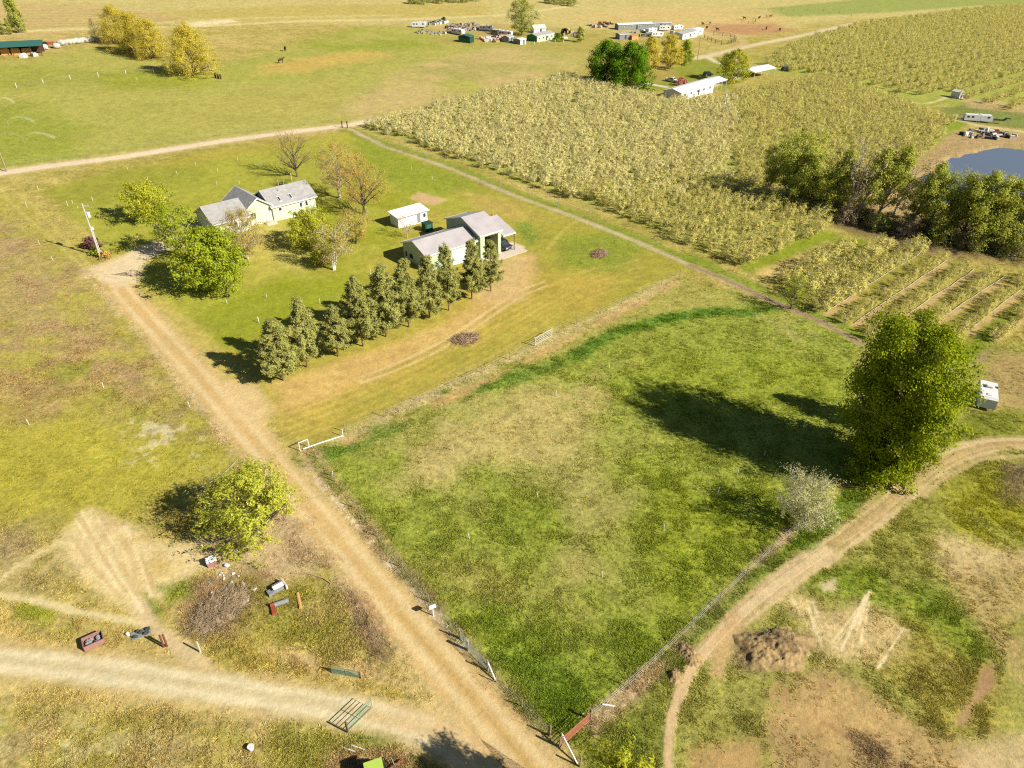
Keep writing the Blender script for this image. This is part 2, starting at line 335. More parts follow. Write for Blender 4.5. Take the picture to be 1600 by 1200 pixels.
area([(1330, 1150), (1380, 1150), (1420, 1200), (1350, 1200)], (130, 112, 88), 1.2, 1.2, .7, .6, None, (.45, .1), 2)
area([(1080, 1170), (1180, 1160), (1190, 1230), (1070, 1230)], (186, 150, 98), 1, 1, .85, .1, .6)
area([(1530, 1045), (1552, 1035), (1556, 1075), (1530, 1100), (1520, 1085)], (170, 132, 92), .5, .4, .95, 0, .9)
strip([(1550, 1045), (1525, 1090), (1500, 1130)], .5, (176, 142, 100), .3, .3, .9, 0, .8)
area([(1510, 1170), (1600, 1150), (1640, 1200), (1500, 1220)], (204, 178, 130), 1, 1, .8, .1, .4)
# --- orchards
ORCH_A = [(562, 198), (700, 165), (880, 122), (960, 140), (1035, 160), (1120, 158), (1290, 118), (1400, 160), (1490, 195), (1440, 245), (1350, 300), (1285, 340), (1300, 376), (1165, 416), (1090, 392), (1000, 350), (900, 312), (800, 280), (700, 242)]
area(ORCH_A, (172, 170, 84), 2, 1.5, .95, .3)
ORCH_B = [(1185, 108), (1240, 70), (1345, 38), (1500, 18), (1700, -4), (1750, 40), (1480, 150), (1410, 150), (1300, 118)]
area([(1160, 112), (1240, 66), (1345, 34), (1500, 14), (1750, -10), (1800, 60), (1750, 200), (1600, 200), (1480, 165), (1400, 158), (1290, 122)], (164, 166, 76), 4, 3, .95, .3)
area([(1540, 60), (1700, 30), (1700, 60), (1560, 80)], (190, 164, 116), 3, 2, .8, 0)
area([(1530, 44), (1700, 20), (1700, 36), (1540, 52)], (176, 164, 110), 3, 2, .7, 0)
strip([(1290, 118), (1340, 132), (1400, 152), (1440, 162), (1470, 156)], 5, (142, 152, 44), 2, 1, .8)
strip([(1400, 155), (1445, 162), (1480, 152)], 1.6, (218, 200, 150), 1, .6, .9, 0, .8)
area([(1470, 170), (1520, 158), (1640, 190), (1640, 205), (1480, 190)], (118, 130, 62), 2, 1.5, .8, .4)
area([(1500, 152), (1620, 165), (1640, 180), (1510, 168)], (192, 166, 112), 2, 1.5, .8, .3)
strip([(1490, 186), (1530, 196), (1640, 212)], 4, (214, 190, 140), 1.5, 1, .9, 0, .8)
strip([(1500, 192), (1440, 236), (1400, 262)], 5, (132, 150, 36), 1.5, 1, .9, .2)
area([(1490, 205), (1600, 212), (1640, 230), (1560, 240), (1470, 262), (1450, 280), (1430, 300), (1400, 290), (1420, 250)], (184, 156, 108), 3, 2, .9, .4)
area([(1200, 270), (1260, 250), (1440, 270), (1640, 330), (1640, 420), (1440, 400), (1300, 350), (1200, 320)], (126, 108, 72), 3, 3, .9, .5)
area([(1340, 270), (1420, 260), (1440, 330), (1380, 350)], (196, 166, 114), 3, 3, .8, .2)
strip([(1170, 420), (1230, 392), (1290, 368), (1310, 376), (1345, 380)], 4.5, (134, 146, 34), 1.2, 1, .9, .15)
area([(1180, 425), (1270, 392), (1290, 400), (1200, 440)], (208, 180, 110), 1.5, 1.5, .85, .05)
ORCH_C = [(1195, 440), (1300, 388), (1440, 396), (1640, 440), (1640, 490), (1545, 545), (1500, 560), (1345, 530)]
area(ORCH_C, (156, 148, 66), 1.5, 1, .95, .25)
strip([(1530, 560), (1560, 520), (1600, 490)], 1.6, (168, 138, 108), .6, .5, .9, .1)
strip([(1500, 560), (1530, 540), (1590, 490)], 3, (126, 142, 36), 1, .8, .85, .3)
strip([(545, 203), (600, 225), (700, 258), (800, 300), (900, 336), (1000, 376), (1080, 410)], 5, (134, 146, 46), 1.5, 1, .85, .2)
strip([(1080, 405), (1200, 462), (1280, 495), (1345, 530)], 5, (130, 146, 36), 1.2, 1, .85, .25)
DITCH = [(548, 202), (600, 228), (700, 262), (800, 304), (900, 340), (1000, 380), (1080, 415), (1140, 440), (1200, 468), (1280, 502), (1345, 536)]
strip(DITCH, 1.7, (198, 176, 138), .6, .5, .9, .05, .4)
strip(DITCH[6:], 1.3, (150, 122, 98), .5, .4, .8, .05, .4)
# --- tracks and roads (their own sheets are laid on top, see below)
area([(985, 128), (1110, 85), (1180, 108), (1140, 138), (1060, 150)], (140, 146, 50), 3, 2, .9, .1)
area([(990, 112), (1040, 96), (1060, 120), (1020, 130)], (176, 150, 84), 3, 2, .7, .1)
strip([(985, 133), (1010, 131), (1040, 136)], 2.5, (240, 228, 206), .8, .4, .95, 0, 1)
strip([(1105, 137), (1130, 126), (1160, 117), (1140, 103), (1120, 97), (1105, 88)], 4, (222, 204, 170), 1.5, .8, .9, 0, 1)
strip([(1085, 92), (1120, 84), (1180, 70), (1250, 56), (1345, 34)], 5, (220, 200, 158), 2, 1, .9, 0, 1)
strip([(1150, 76), (1160, 62), (1100, 52)], 4, (206, 176, 126), 2, 2, .8, 0, .6)
ROADS = {
 'far': [(-150, 296), (0, 271), (80, 259), (160, 249), (250, 236), (330, 223), (440, 208), (540, 196), (590, 186)],
 'main': [(940, 1330), (885, 1265), (826, 1195), (756, 1112), (696, 1042), (627, 962), (572, 896), (508, 820), (436, 735), (364, 650), (312, 590), (268, 541), (220, 488), (192, 455), (180, 428)],
 'house': [(182, 430), (212, 404), (245, 386), (290, 374), (322, 362)],
 'gravel': [(-120, 1022), (0, 1032), (150, 1047), (300, 1069), (420, 1088), (540, 1108), (640, 1134), (720, 1170), (790, 1215), (850, 1260)],
 'track': [(1700, 694), (1600, 693), (1540, 697), (1480, 718), (1430, 752), (1370, 803), (1290, 860), (1210, 915), (1150, 965), (1100, 1018), (1068, 1070), (1050, 1120), (1044, 1180), (1046, 1260)],
}
strip(ROADS['far'], 3.6, (230, 206, 170), 1.0, .5, .95, 0, 1)
strip(ROADS['far'], 7, (206, 184, 128), 1.5, 1.2, .5, .1)
strip(ROADS['far'], 3.0, (232, 208, 174), .7, .4, .95, 0, 1)
strip(ROADS['gravel'], 4.2, (204, 178, 124), .8, .9, .7, .05, .6)
strip(ROADS['gravel'], 2.5, (208, 190, 144), .5, .6, .95, 0, 1)
for o in (-.75, .75):
    strip(ROADS['gravel'], .7, (232, 216, 174), .4, .3, .7, 0, 1, None, 3, o)
area([(560, 1115), (680, 1110), (760, 1100), (880, 1190), (900, 1260), (760, 1260), (690, 1180), (620, 1140)], (214, 184, 130), 1.5, 1.2, .9, .02, .9)
strip(ROADS['main'], 5.2, (206, 182, 130), .7, .7, .55, .2, .4)
strip(ROADS['main'], 4.0, (210, 176, 116), .6, .6, .96, 0, 1)
for o in (-1.05, 1.05):
    strip(ROADS['main'], .8, (226, 202, 150), .35, .3, .75, 0, 1, None, 4, o)
strip(ROADS['main'][:6], .45, (190, 158, 94), .25, .25, .8, 0, .9)
area([(135, 420), (190, 400), (225, 405), (215, 440), (185, 450), (150, 430)], (222, 198, 152), 1.0, .8, .9, 0, 1)
strip(ROADS['house'], 5.5, (224, 202, 160), .9, .6, .95, 0, 1)
area([(300, 372), (345, 368), (338, 345), (300, 350)], (222, 204, 170), .8, .5, .9, 0, 1)
area([(330, 590), (400, 600), (430, 640), (400, 670), (360, 640)], (222, 192, 138), 1.2, 1, .85, 0, .7)
strip(ROADS['track'][:10], 2.4, (192, 162, 114), .8, 1.1, .75, .1, .5)
for o, wd, cc, op_ in ((-1.15, .6, (218, 190, 144), .7), (.95, .7, (218, 190, 144), .7), (-.35, .3, (204, 172, 124), .5), (.2, .25, (170, 138, 96), .4), (1.7, .3, (196, 168, 120), .5)):
    strip(ROADS['track'][:9], wd, cc, .22, .5, op_, 0, .9, (.3, .2), 4, o)
strip(ROADS['track'][6:10], 1.4, (220, 194, 148), .4, .6, .8, 0, 1)
strip(ROADS['track'][8:], .85, (212, 182, 134), .3, .3, .95, 0, 1)
for o in (.9, 1.5, 2.1):
    strip(ROADS['track'][7:10], .25, (190, 154, 106), .15, .2, .7, .05, .6, None, 3, o)
strip([(1150, 965), (1130, 1010), (1120, 1050)], 1.6, (200, 166, 116), .6, .5, .8, .05, .7)
strip([(1600, 712), (1540, 718), (1480, 745), (1440, 775)], .7, (200, 172, 124), .4, .3, .8, .05, .6)
# --- pieces of ground around buildings
area([(745, 398), (760, 405), (822, 386), (800, 378)], (228, 208, 184), .4, .3, .95, 0, 1)
for pts in ([(118, 812), (150, 868), (205, 948)], [(128, 800), (168, 868), (222, 955)], [(150, 805), (185, 862)], [(195, 822), (212, 858), (236, 930)], [(108, 845), (135, 880)]):
    strip(pts, .2, (238, 218, 168), .12, .35, .7, 0, .9)
for a_, b_ in (((1335, 509), (1480, 412)), ((1418, 496), (1524, 424)), ((1467, 505), (1570, 437)), ((1515, 520), (1598, 457)), ((1292, 492), (1340, 462)), ((1560, 530), (1640, 468))):
    strip([a_, ((a_[0] + b_[0]) / 2, (a_[1] + b_[1]) / 2), b_], 1.3, (200, 168, 116), .4, .4, .8, .05, .3, (.32, .16), 3)
strip([(1262, 838), (1215, 872), (1160, 918), (1108, 968), (1070, 1008)], 1.5, (124, 142, 44), .5, .5, .85, .7)
strip([(1330, 775), (1290, 812), (1255, 845)], 2.6, (116, 136, 42), .7, .6, .85, .7)

# ------------------------------------------------------------------ mesh helpers
def fast_mesh(name, V, Fq, mats=(), midx=None, smooth=False):
    V = np.ascontiguousarray(V, np.float32); Fq = np.ascontiguousarray(Fq, np.int32)
    me = bpy.data.meshes.new(name)
    k = Fq.shape[1]
    me.vertices.add(len(V)); me.vertices.foreach_set("co", V.ravel())
    me.loops.add(Fq.size); me.loops.foreach_set("vertex_index", Fq.ravel())
    me.polygons.add(len(Fq))
    me.polygons.foreach_set("loop_start", np.arange(0, Fq.size, k, dtype=np.int32))
    me.polygons.foreach_set("loop_total", np.full(len(Fq), k, np.int32))
    if midx is not None: me.polygons.foreach_set("material_index", np.ascontiguousarray(midx, np.int32))
    if smooth: me.polygons.foreach_set("use_smooth", np.ones(len(Fq), bool))
    for m in mats: me.materials.append(m)
    me.update(calc_edges=True)
    return me
class MB:
    """collects simple solids, then builds ONE mesh object"""
    def __init__(self): self.v = []; self.f = []
    def add(self, vs, fs):
        b = len(self.v); self.v += [tuple(map(float, p)) for p in vs]; self.f += [tuple(i + b for i in f) for f in fs]; return self
    def box(self, x0, x1, y0, y1, z0, z1):
        return self.add([(x0, y0, z0), (x1, y0, z0), (x1, y1, z0), (x0, y1, z0), (x0, y0, z1), (x1, y0, z1), (x1, y1, z1), (x0, y1, z1)],
                        [(0, 3, 2, 1), (4, 5, 6, 7), (0, 1, 5, 4), (1, 2, 6, 5), (2, 3, 7, 6), (3, 0, 4, 7)])
    def hexa(self, p):
        return self.add(p, [(0, 3, 2, 1), (4, 5, 6, 7), (0, 1, 5, 4), (1, 2, 6, 5), (2, 3, 7, 6), (3, 0, 4, 7)])
    def prism(self, prof, axis, a, b):
        """extrude a 2D profile: axis 'x' -> profile is (y,z); axis 'y' -> profile is (x,z); 'z' -> (x,y)"""
        n = len(prof)
        f = {'x': lambda p, t: (t, p[0], p[1]), 'y': lambda p, t: (p[0], t, p[1]), 'z': lambda p, t: (p[0], p[1], t)}[axis]
        self.add([f(p, a) for p in prof] + [f(p, b) for p in prof],
                 [tuple(range(n)), tuple(range(2 * n - 1, n - 1, -1))] + [(i, i + n, (i + 1) % n + n, (i + 1) % n) for i in range(n)])
        return self
    def tube(self, pts, r, n=6, caps=True):
        pts = [Vector(p) for p in pts]; rs = r if hasattr(r, '__len__') else [r] * len(pts)
        b = len(self.v); up = Vector((0, 0, 1))
        for i, p in enumerate(pts):
            d = (pts[min(i + 1, len(pts) - 1)] - pts[max(i - 1, 0)]).normalized()
            a = d.cross(up if abs(d.z) < .9 else Vector((1, 0, 0))).normalized(); c = d.cross(a)
            for k in range(n):
                t = 2 * math.pi * k / n
                self.v.append(tuple(p + (a * math.cos(t) + c * math.sin(t)) * rs[i]))
        for i in range(len(pts) - 1):
            for k in range(n):
                self.f.append((b + i * n + k, b + i * n + (k + 1) % n, b + (i + 1) * n + (k + 1) % n, b + (i + 1) * n + k))
        if caps:
            self.f.append(tuple(b + k for k in range(n))[::-1]); e = b + (len(pts) - 1) * n
            self.f.append(tuple(e + k for k in range(n)))
        return self
    def disc(self, c, axis, r, w, n=14):
        a = Vector(axis).normalized() * (w / 2); c = Vector(c)
        return self.tube([c - a, c + a], r, n)
    def blob(self, c, rx, ry, rz, seed=0, sub=2, rough=.25):
        import bmesh
        bm = bmesh.new(); bmesh.ops.create_icosphere(bm, subdivisions=sub, radius=1)
        rr = random.Random(seed)
        vs = []
        for v in bm.verts:
            k = 1 + rr.uniform(-rough, rough)
            vs.append((c[0] + v.co.x * rx * k, c[1] + v.co.y * ry * k, c[2] + v.co.z * rz * k))
        fs = [tuple(v.index for v in f.verts) for f in bm.faces]; bm.free()
        return self.add(vs, fs)
    def build(self, name, mat, parent=None, loc=None, rz=0.0, smooth=False, label=None):
        me = bpy.data.meshes.new(name); me.from_pydata(self.v, [], self.f)
        if smooth:
            me.polygons.foreach_set("use_smooth", np.ones(len(me.polygons), bool))
        me.update()
        if mat is not None: me.materials.append(mat)
        return link(name, me, parent, loc, rz, label)
def link(name, data, parent=None, loc=None, rz=0.0, label=None):
    o = bpy.data.objects.new(name, data); COL.objects.link(o)
    if parent is not None: o.parent = parent
    if loc is not None: o.location = loc
    if rz: o.rotation_euler = (0, 0, rz)
    if label: o['label'] = label
    return o
def tag(o, label, cat, group=None, kind=None):
    o['label'] = label
    if cat: o['category'] = cat
    if group: o['group'] = group
    if kind: o['kind'] = kind
    return o
def thing(name, label, cat, loc, rz=0.0, group=None, scale=None):
    o = link(name, None, None, loc, rz)
    o.empty_display_size = .5
    if scale: o.scale = scale if hasattr(scale, '__len__') else (scale,) * 3
    return tag(o, label, cat, group)
def copy_tree(o, parent=None):
    c = o.copy(); COL.objects.link(c); c.parent = parent
    for ch in o.children: copy_tree(ch, c)
    return c

# ------------------------------------------------------------------ materials
LEAF_GAIN = 1.1
def mat(name, col, rough=.7, var=.12, scale=3.0, bump=0.0, spec=.25, metal=0.0, detail=4, emit=None):
    m = bpy.data.materials.new(name); m.use_nodes = True
    nt = m.node_tree; b = nt.nodes["Principled BSDF"]
    b.inputs["Roughness"].default_value = rough; b.inputs["Specular IOR Level"].default_value = spec; b.inputs["Metallic"].default_value = metal
    c = tuple(col) + (1,)
    tc = nt.nodes.new("ShaderNodeTexCoord"); nz = nt.nodes.new("ShaderNodeTexNoise")
    nz.inputs["Scale"].default_value = scale; nz.inputs["Detail"].default_value = detail
    nt.links.new(tc.outputs["Object"], nz.inputs["Vector"])
    mr = nt.nodes.new("ShaderNodeMapRange"); mr.inputs[1].default_value = .3; mr.inputs[2].default_value = .7
    mr.inputs[3].default_value = 1 - var; mr.inputs[4].default_value = 1 + var
    nt.links.new(nz.outputs[0], mr.inputs[0])
    mx = nt.nodes.new("ShaderNodeVectorMath"); mx.operation = 'SCALE'; mx.inputs[0].default_value = c[:3]
    nt.links.new(mr.outputs[0], mx.inputs["Scale"]); nt.links.new(mx.outputs[0], b.inputs["Base Color"])
    if bump:
        bp = nt.nodes.new("ShaderNodeBump"); bp.inputs["Strength"].default_value = bump; bp.inputs["Distance"].default_value = .05
        nt.links.new(nz.outputs[0], bp.inputs["Height"]); nt.links.new(bp.outputs[0], b.inputs["Normal"])
    return m
def sm(name, srgb, **k):
    """material from the colour a sunlit surface shows in the photograph"""
    return mat(name, tuple(np.clip(lin(srgb) / GAIN, .003, .8)), **k)
def leaf_mat(name, srgb, var=.35, trans=.35, hue=None, instancer=False):
    m = bpy.data.materials.new(name); m.use_nodes = True
    nt = m.node_tree; nt.nodes.clear()
    out = nt.nodes.new("ShaderNodeOutputMaterial")
    a = tuple(lin(srgb) / LEAF_GAIN); b = tuple(lin(hue if hue else srgb) / LEAF_GAIN)
    geo = nt.nodes.new("ShaderNodeNewGeometry")
    mix = nt.nodes.new("ShaderNodeMix"); mix.data_type = 'RGBA'
    mix.inputs[6].default_value = a + (1,); mix.inputs[7].default_value = b + (1,)
    nt.links.new(geo.outputs["Random Per Island"], mix.inputs[0])
    mul = nt.nodes.new("ShaderNodeMath"); mul.operation = 'MULTIPLY'; mul.inputs[1].default_value = 7.31
    fr = nt.nodes.new("ShaderNodeMath"); fr.operation = 'FRACT'
    nt.links.new(geo.outputs["Random Per Island"], mul.inputs[0]); nt.links.new(mul.outputs[0], fr.inputs[0])
    oi = nt.nodes.new("ShaderNodeObjectInfo")
    add = nt.nodes.new("ShaderNodeMath"); add.operation = 'MULTIPLY_ADD'; add.inputs[1].default_value = .35
    nt.links.new(oi.outputs["Random"], add.inputs[0]); nt.links.new(fr.outputs[0], add.inputs[2])
    mr = nt.nodes.new("ShaderNodeMapRange"); mr.inputs[2].default_value = 1.35; mr.inputs[3].default_value = 1 - var; mr.inputs[4].default_value = 1 + var
    nt.links.new(add.outputs[0], mr.inputs[0])
    sc = nt.nodes.new("ShaderNodeVectorMath"); sc.operation = 'SCALE'
    nt.links.new(mix.outputs[2], sc.inputs[0]); nt.links.new(mr.outputs[0], sc.inputs["Scale"])
    d = nt.nodes.new("ShaderNodeBsdfDiffuse"); t = nt.nodes.new("ShaderNodeBsdfTranslucent"); ms = nt.nodes.new("ShaderNodeMixShader")
    ms.inputs[0].default_value = trans
    nt.links.new(sc.outputs[0], d.inputs[0]); nt.links.new(sc.outputs[0], t.inputs[0])
    nt.links.new(d.outputs[0], ms.inputs[1]); nt.links.new(t.outputs[0], ms.inputs[2]); nt.links.new(ms.outputs[0], out.inputs[0])
    return m
def ground_mat():
    m = bpy.data.materials.new("ground"); m.use_nodes = True
    nt = m.node_tree; b = nt.nodes["Principled BSDF"]
    b.inputs["Roughness"].default_value = .95; b.inputs["Specular IOR Level"].default_value = .08
    at = nt.nodes.new("ShaderNodeAttribute"); at.attribute_name = "col"
    tl = nt.nodes.new("ShaderNodeAttribute"); tl.attribute_name = "tall"
    geo = nt.nodes.new("ShaderNodeNewGeometry")
    n1 = nt.nodes.new("ShaderNodeTexNoise"); n1.inputs["Scale"].default_value = 2.2; n1.inputs["Detail"].default_value = 6; n1.inputs["Roughness"].default_value = .78
    n2 = nt.nodes.new("ShaderNodeTexNoise"); n2.inputs["Scale"].default_value = .55; n2.inputs["Detail"].default_value = 4; n2.inputs["Roughness"].default_value = .6
    for n in (n1, n2): nt.links.new(geo.outputs["Position"], n.inputs["Vector"])
    def math_(op, a, bb):
        q = nt.nodes.new("ShaderNodeMath"); q.operation = op
        for i, v in enumerate((a, bb)):
            if isinstance(v, (int, float)): q.inputs[i].default_value = v
            else: nt.links.new(v, q.inputs[i])
        return q.outputs[0]
    amp = math_('MULTIPLY_ADD', tl.outputs["Fac"], 3.3); amp.node.inputs[2].default_value = .8
    s = math_('MULTIPLY', math_('SUBTRACT', n1.outputs[0], .5), amp)
    s2 = math_('MULTIPLY', math_('SUBTRACT', n2.outputs[0], .5), math_('MULTIPLY', amp, .35))
    v = math_('MAXIMUM', math_('ADD', math_('ADD', s, s2), 1.0), .35)
    sc = nt.nodes.new("ShaderNodeVectorMath"); sc.operation = 'SCALE'
    nt.links.new(at.outputs["Color"], sc.inputs[0]); nt.links.new(v, sc.inputs["Scale"])
    # green and straw stems mixed at the scale of single clumps
    hs = nt.nodes.new("ShaderNodeHueSaturation")
    hue = math_('MULTIPLY_ADD', math_('MULTIPLY', math_('SUBTRACT', n1.outputs[0], .5), amp), -.045); hue.node.inputs[2].default_value = .5
    nt.links.new(hue, hs.inputs["Hue"]); nt.links.new(sc.outputs[0], hs.inputs["Color"]); nt.links.new(hs.outputs[0], b.inputs["Base Color"])
    bp = nt.nodes.new("ShaderNodeBump"); bp.inputs["Distance"].default_value = .16
    nt.links.new(math_('MULTIPLY_ADD', tl.outputs["Fac"], .9), bp.inputs["Strength"])
    nt.links.new(n1.outputs[0], bp.inputs["Height"]); nt.links.new(bp.outputs[0], b.inputs["Normal"])
    return m
M_GROUND = ground_mat()

def set_attrs(me, col, tall):
    a = me.attributes.new("col", 'FLOAT_COLOR', 'POINT')
    a.data.foreach_set("color", np.concatenate([col, np.ones((len(col), 1))], 1).astype(np.float32).ravel())
    t = me.attributes.new("tall", 'FLOAT', 'POINT'); t.data.foreach_set("value", tall.astype(np.float32))

# ------------------------------------------------------------------ ground: one sheet out to the horizon
rows = [-4000, -1500, -500, -150, -40, 0, 12]
y = 20.0
while y < 1000: rows.append(y); y += max(.15, .0054 * y)
while y < 9000: rows.append(y); y *= 1.25
rows = np.array(rows)
NC = 820
tt = np.linspace(-1, 1, NC)
cols = []
for yy in rows:
    hw = 22 + .92 * np.clip(yy, 15, 1000)
    ext = np.array([60, 200, 700, 2500, 8000.])
    cols.append(np.concatenate([-(hw + ext[::-1]), tt * hw, hw + ext]))
gx = np.array(cols); gy = np.repeat(rows[:, None], gx.shape[1], 1)
X, Y = gx.ravel(), gy.ravel()
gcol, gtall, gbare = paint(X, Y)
ZZ = Z(X, Y)
near = 1 - ss(120, 260, Y)
ZZ = ZZ + near * (1 - gbare) * (fbm(X, Y, 1.4, 77, 3) - .5) * .16 * np.clip(gtall, .05, 1)
def poly_in(x, y, W):
    ins = np.zeros(len(x), bool); m = len(W)
    for i in range(m):
        a, b = W[i], W[(i + 1) % m]
        if a[1] == b[1]: continue
        cr = (a[1] > y) != (b[1] > y)
        ins ^= cr & (x < (b[0] - a[0]) * (y - a[1]) / (b[1] - a[1]) + a[0])
    return ins
def poly_sd(x, y, W):
    d = np.full(len(x), 1e9)
    for i in range(len(W)): d = np.minimum(d, seg_dist(x, y, W[i], W[(i + 1) % len(W)]))
    return np.where(poly_in(x, y, W), d, -d)
POND = smooth_line(_w([(1440, 292), (1452, 268), (1478, 250), (1500, 240), (1540, 235), (1600, 240), (1680, 258), (1700, 300), (1640, 330), (1540, 330), (1470, 312), (1440, 292)]))[:-1]
pdist = poly_sd(X, Y, POND)
ZZ = ZZ - 1.1 * ss(-2.5, 5, pdist + (fbm(X, Y, 7, 88, 4) - .5) * 9)
nr, nc = gx.shape
idx = np.arange(nr * nc).reshape(nr, nc)
Q = np.stack([idx[:-1, :-1], idx[:-1, 1:], idx[1:, 1:], idx[1:, :-1]], -1).reshape(-1, 4)
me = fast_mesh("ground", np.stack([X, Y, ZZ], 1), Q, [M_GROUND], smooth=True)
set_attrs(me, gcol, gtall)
ground = link("ground", me); tag(ground, "sloping farmland of dry grass, green pasture and mown lawn", None, kind='structure')

def road(name, key, width, label):
    W = smooth_line(_w(ROADS[key]), 0, 24)
    seg = np.concatenate([[0], np.cumsum(np.hypot(*np.diff(W, axis=0).T))])
    s = np.arange(0, seg[-1], max(.3, width / 12))
    W = np.stack([np.interp(s, seg, W[:, 0]), np.interp(s, seg, W[:, 1])], 1)
    d = np.gradient(W, axis=0); d /= np.linalg.norm(d, axis=1)[:, None]
    nrm = np.stack([d[:, 1], -d[:, 0]], 1)
    k = 15
    o = np.linspace(-width / 2, width / 2, k)
    wob = 1 + .10 * (fbm(s, s * 0, 3.0, 5, 3) - .5)
    XY = (W[:, None, :] + nrm[:, None, :] * (o[None, :] * wob[:, None])[..., None]).reshape(-1, 2)
    c, t, b = paint(XY[:, 0], XY[:, 1])
    zz = Z(XY[:, 0], XY[:, 1]) + .014
    zz -= np.tile(np.where(np.abs(o) > width / 2 * .99, .03, 0), len(W))
    ii = np.arange(len(XY)).reshape(-1, k)
    q = np.stack([ii[:-1, :-1], ii[1:, :-1], ii[1:, 1:], ii[:-1, 1:]], -1).reshape(-1, 4)
    me = fast_mesh(name, np.column_stack([XY, zz]), q[:, ::-1], [M_GROUND], smooth=True)
    set_attrs(me, c, t)
    r = link(name, me); tag(r, label, None, kind='structure'); return r
road('dirt_road', 'main', 4.2, 'sandy dirt driveway with two pale wheel tracks')
road('driveway', 'house', 5.2, 'pale gravel driveway turning to the farmhouse garage')
road('gravel_road', 'gravel', 3.5, 'pale gravel road joining the dirt driveway')
road('country_road', 'far', 3.2, 'pale country road between the pasture and the farmhouse lawn')
road('farm_track', 'track', 1.1, 'rutted tan farm track curving past the big tree')

m = bpy.data.materials.new("pond_water"); m.use_nodes = True
b = m.node_tree.nodes["Principled BSDF"]
b.inputs["Base Color"].default_value = (.10, .12, .155, 1); b.inputs["Roughness"].default_value = .12; b.inputs["IOR"].default_value = 1.33
nz = m.node_tree.nodes.new("ShaderNodeTexNoise"); nz.inputs["Scale"].default_value = 1.2; nz.inputs["Detail"].default_value = 3
g_ = m.node_tree.nodes.new("ShaderNodeNewGeometry"); m.node_tree.links.new(g_.outputs["Position"], nz.inputs["Vector"])
bp = m.node_tree.nodes.new("ShaderNodeBump"); bp.inputs["Strength"].default_value = .25; bp.inputs["Distance"].default_value = .08
m.node_tree.links.new(nz.outputs[0], bp.inputs["Height"]); m.node_tree.links.new(bp.outputs[0], b.inputs["Normal"])
wx = MB(); cpt = POND.mean(0)
ring = [(cpt[0] + (p[0] - cpt[0]) * 1.08, cpt[1] + (p[1] - cpt[1]) * 1.08, POND_Z) for p in POND]
wx.add(ring, [tuple(range(len(ring)))])
tag(wx.build("pond", m), "still blue pond beyond the row of tall trees", None, kind='structure')

# ------------------------------------------------------------------ scattering (stuff)
def scatter(name, pts, scl, rot, cols, protos, label, tilt=None):
    """many small clumps: one object, geometry nodes, one instance per vertex"""
    pts = np.asarray(pts, np.float32)
    me = bpy.data.meshes.new(name); me.vertices.add(len(pts)); me.vertices.foreach_set("co", pts.ravel())
    def at(n, typ, arr, key):
        a = me.attributes.new(n, typ, 'POINT'); a.data.foreach_set(key, np.ascontiguousarray(arr, np.float32).ravel())
    at("scl", 'FLOAT_VECTOR', scl if np.ndim(scl) == 2 else np.repeat(np.asarray(scl)[:, None], 3, 1), "vector")
    r3 = np.zeros((len(pts), 3)); r3[:, 2] = rot
    if tilt is not None: r3[:, 0] = tilt
    at("rot3", 'FLOAT_VECTOR', r3, "vector")
    if cols is not None: at("tint", 'FLOAT_COLOR', np.concatenate([cols, np.ones((len(cols), 1))], 1), "color")
    o = link(name, me); tag(o, label, None, kind='stuff')
    cl = bpy.data.collections.new(name + "_shapes")
    for i, p in enumerate(protos):
        cl.objects.link(bpy.data.objects.new("%s_shape" % name, p))
    ng = bpy.data.node_groups.new(name, 'GeometryNodeTree')
    ng.interface.new_socket("Geometry", in_out='INPUT', socket_type='NodeSocketGeometry')
    ng.interface.new_socket("Geometry", in_out='OUTPUT', socket_type='NodeSocketGeometry')
    N = ng.nodes; L = ng.links
    gi = N.new("NodeGroupInput"); go = N.new("NodeGroupOutput")
    ci = N.new("GeometryNodeCollectionInfo"); ci.inputs[0].default_value = cl; ci.inputs[1].default_value = True; ci.inputs[2].default_value = True
    ip = N.new("GeometryNodeInstanceOnPoints"); ip.inputs["Pick Instance"].default_value = True
    def named(n, t):
        q = N.new("GeometryNodeInputNamedAttribute"); q.data_type = t; q.inputs[0].default_value = n; return q.outputs[0]
    L.new(gi.outputs[0], ip.inputs["Points"]); L.new(ci.outputs[0], ip.inputs["Instance"])
    er = N.new("FunctionNodeEulerToRotation"); L.new(named("rot3", 'FLOAT_VECTOR'), er.inputs[0]); L.new(er.outputs[0], ip.inputs["Rotation"])
    L.new(named("scl", 'FLOAT_VECTOR'), ip.inputs["Scale"])
    L.new(ip.outputs[0], go.inputs[0])
    md = o.modifiers.new("scatter", 'NODES'); md.node_group = ng
    return o
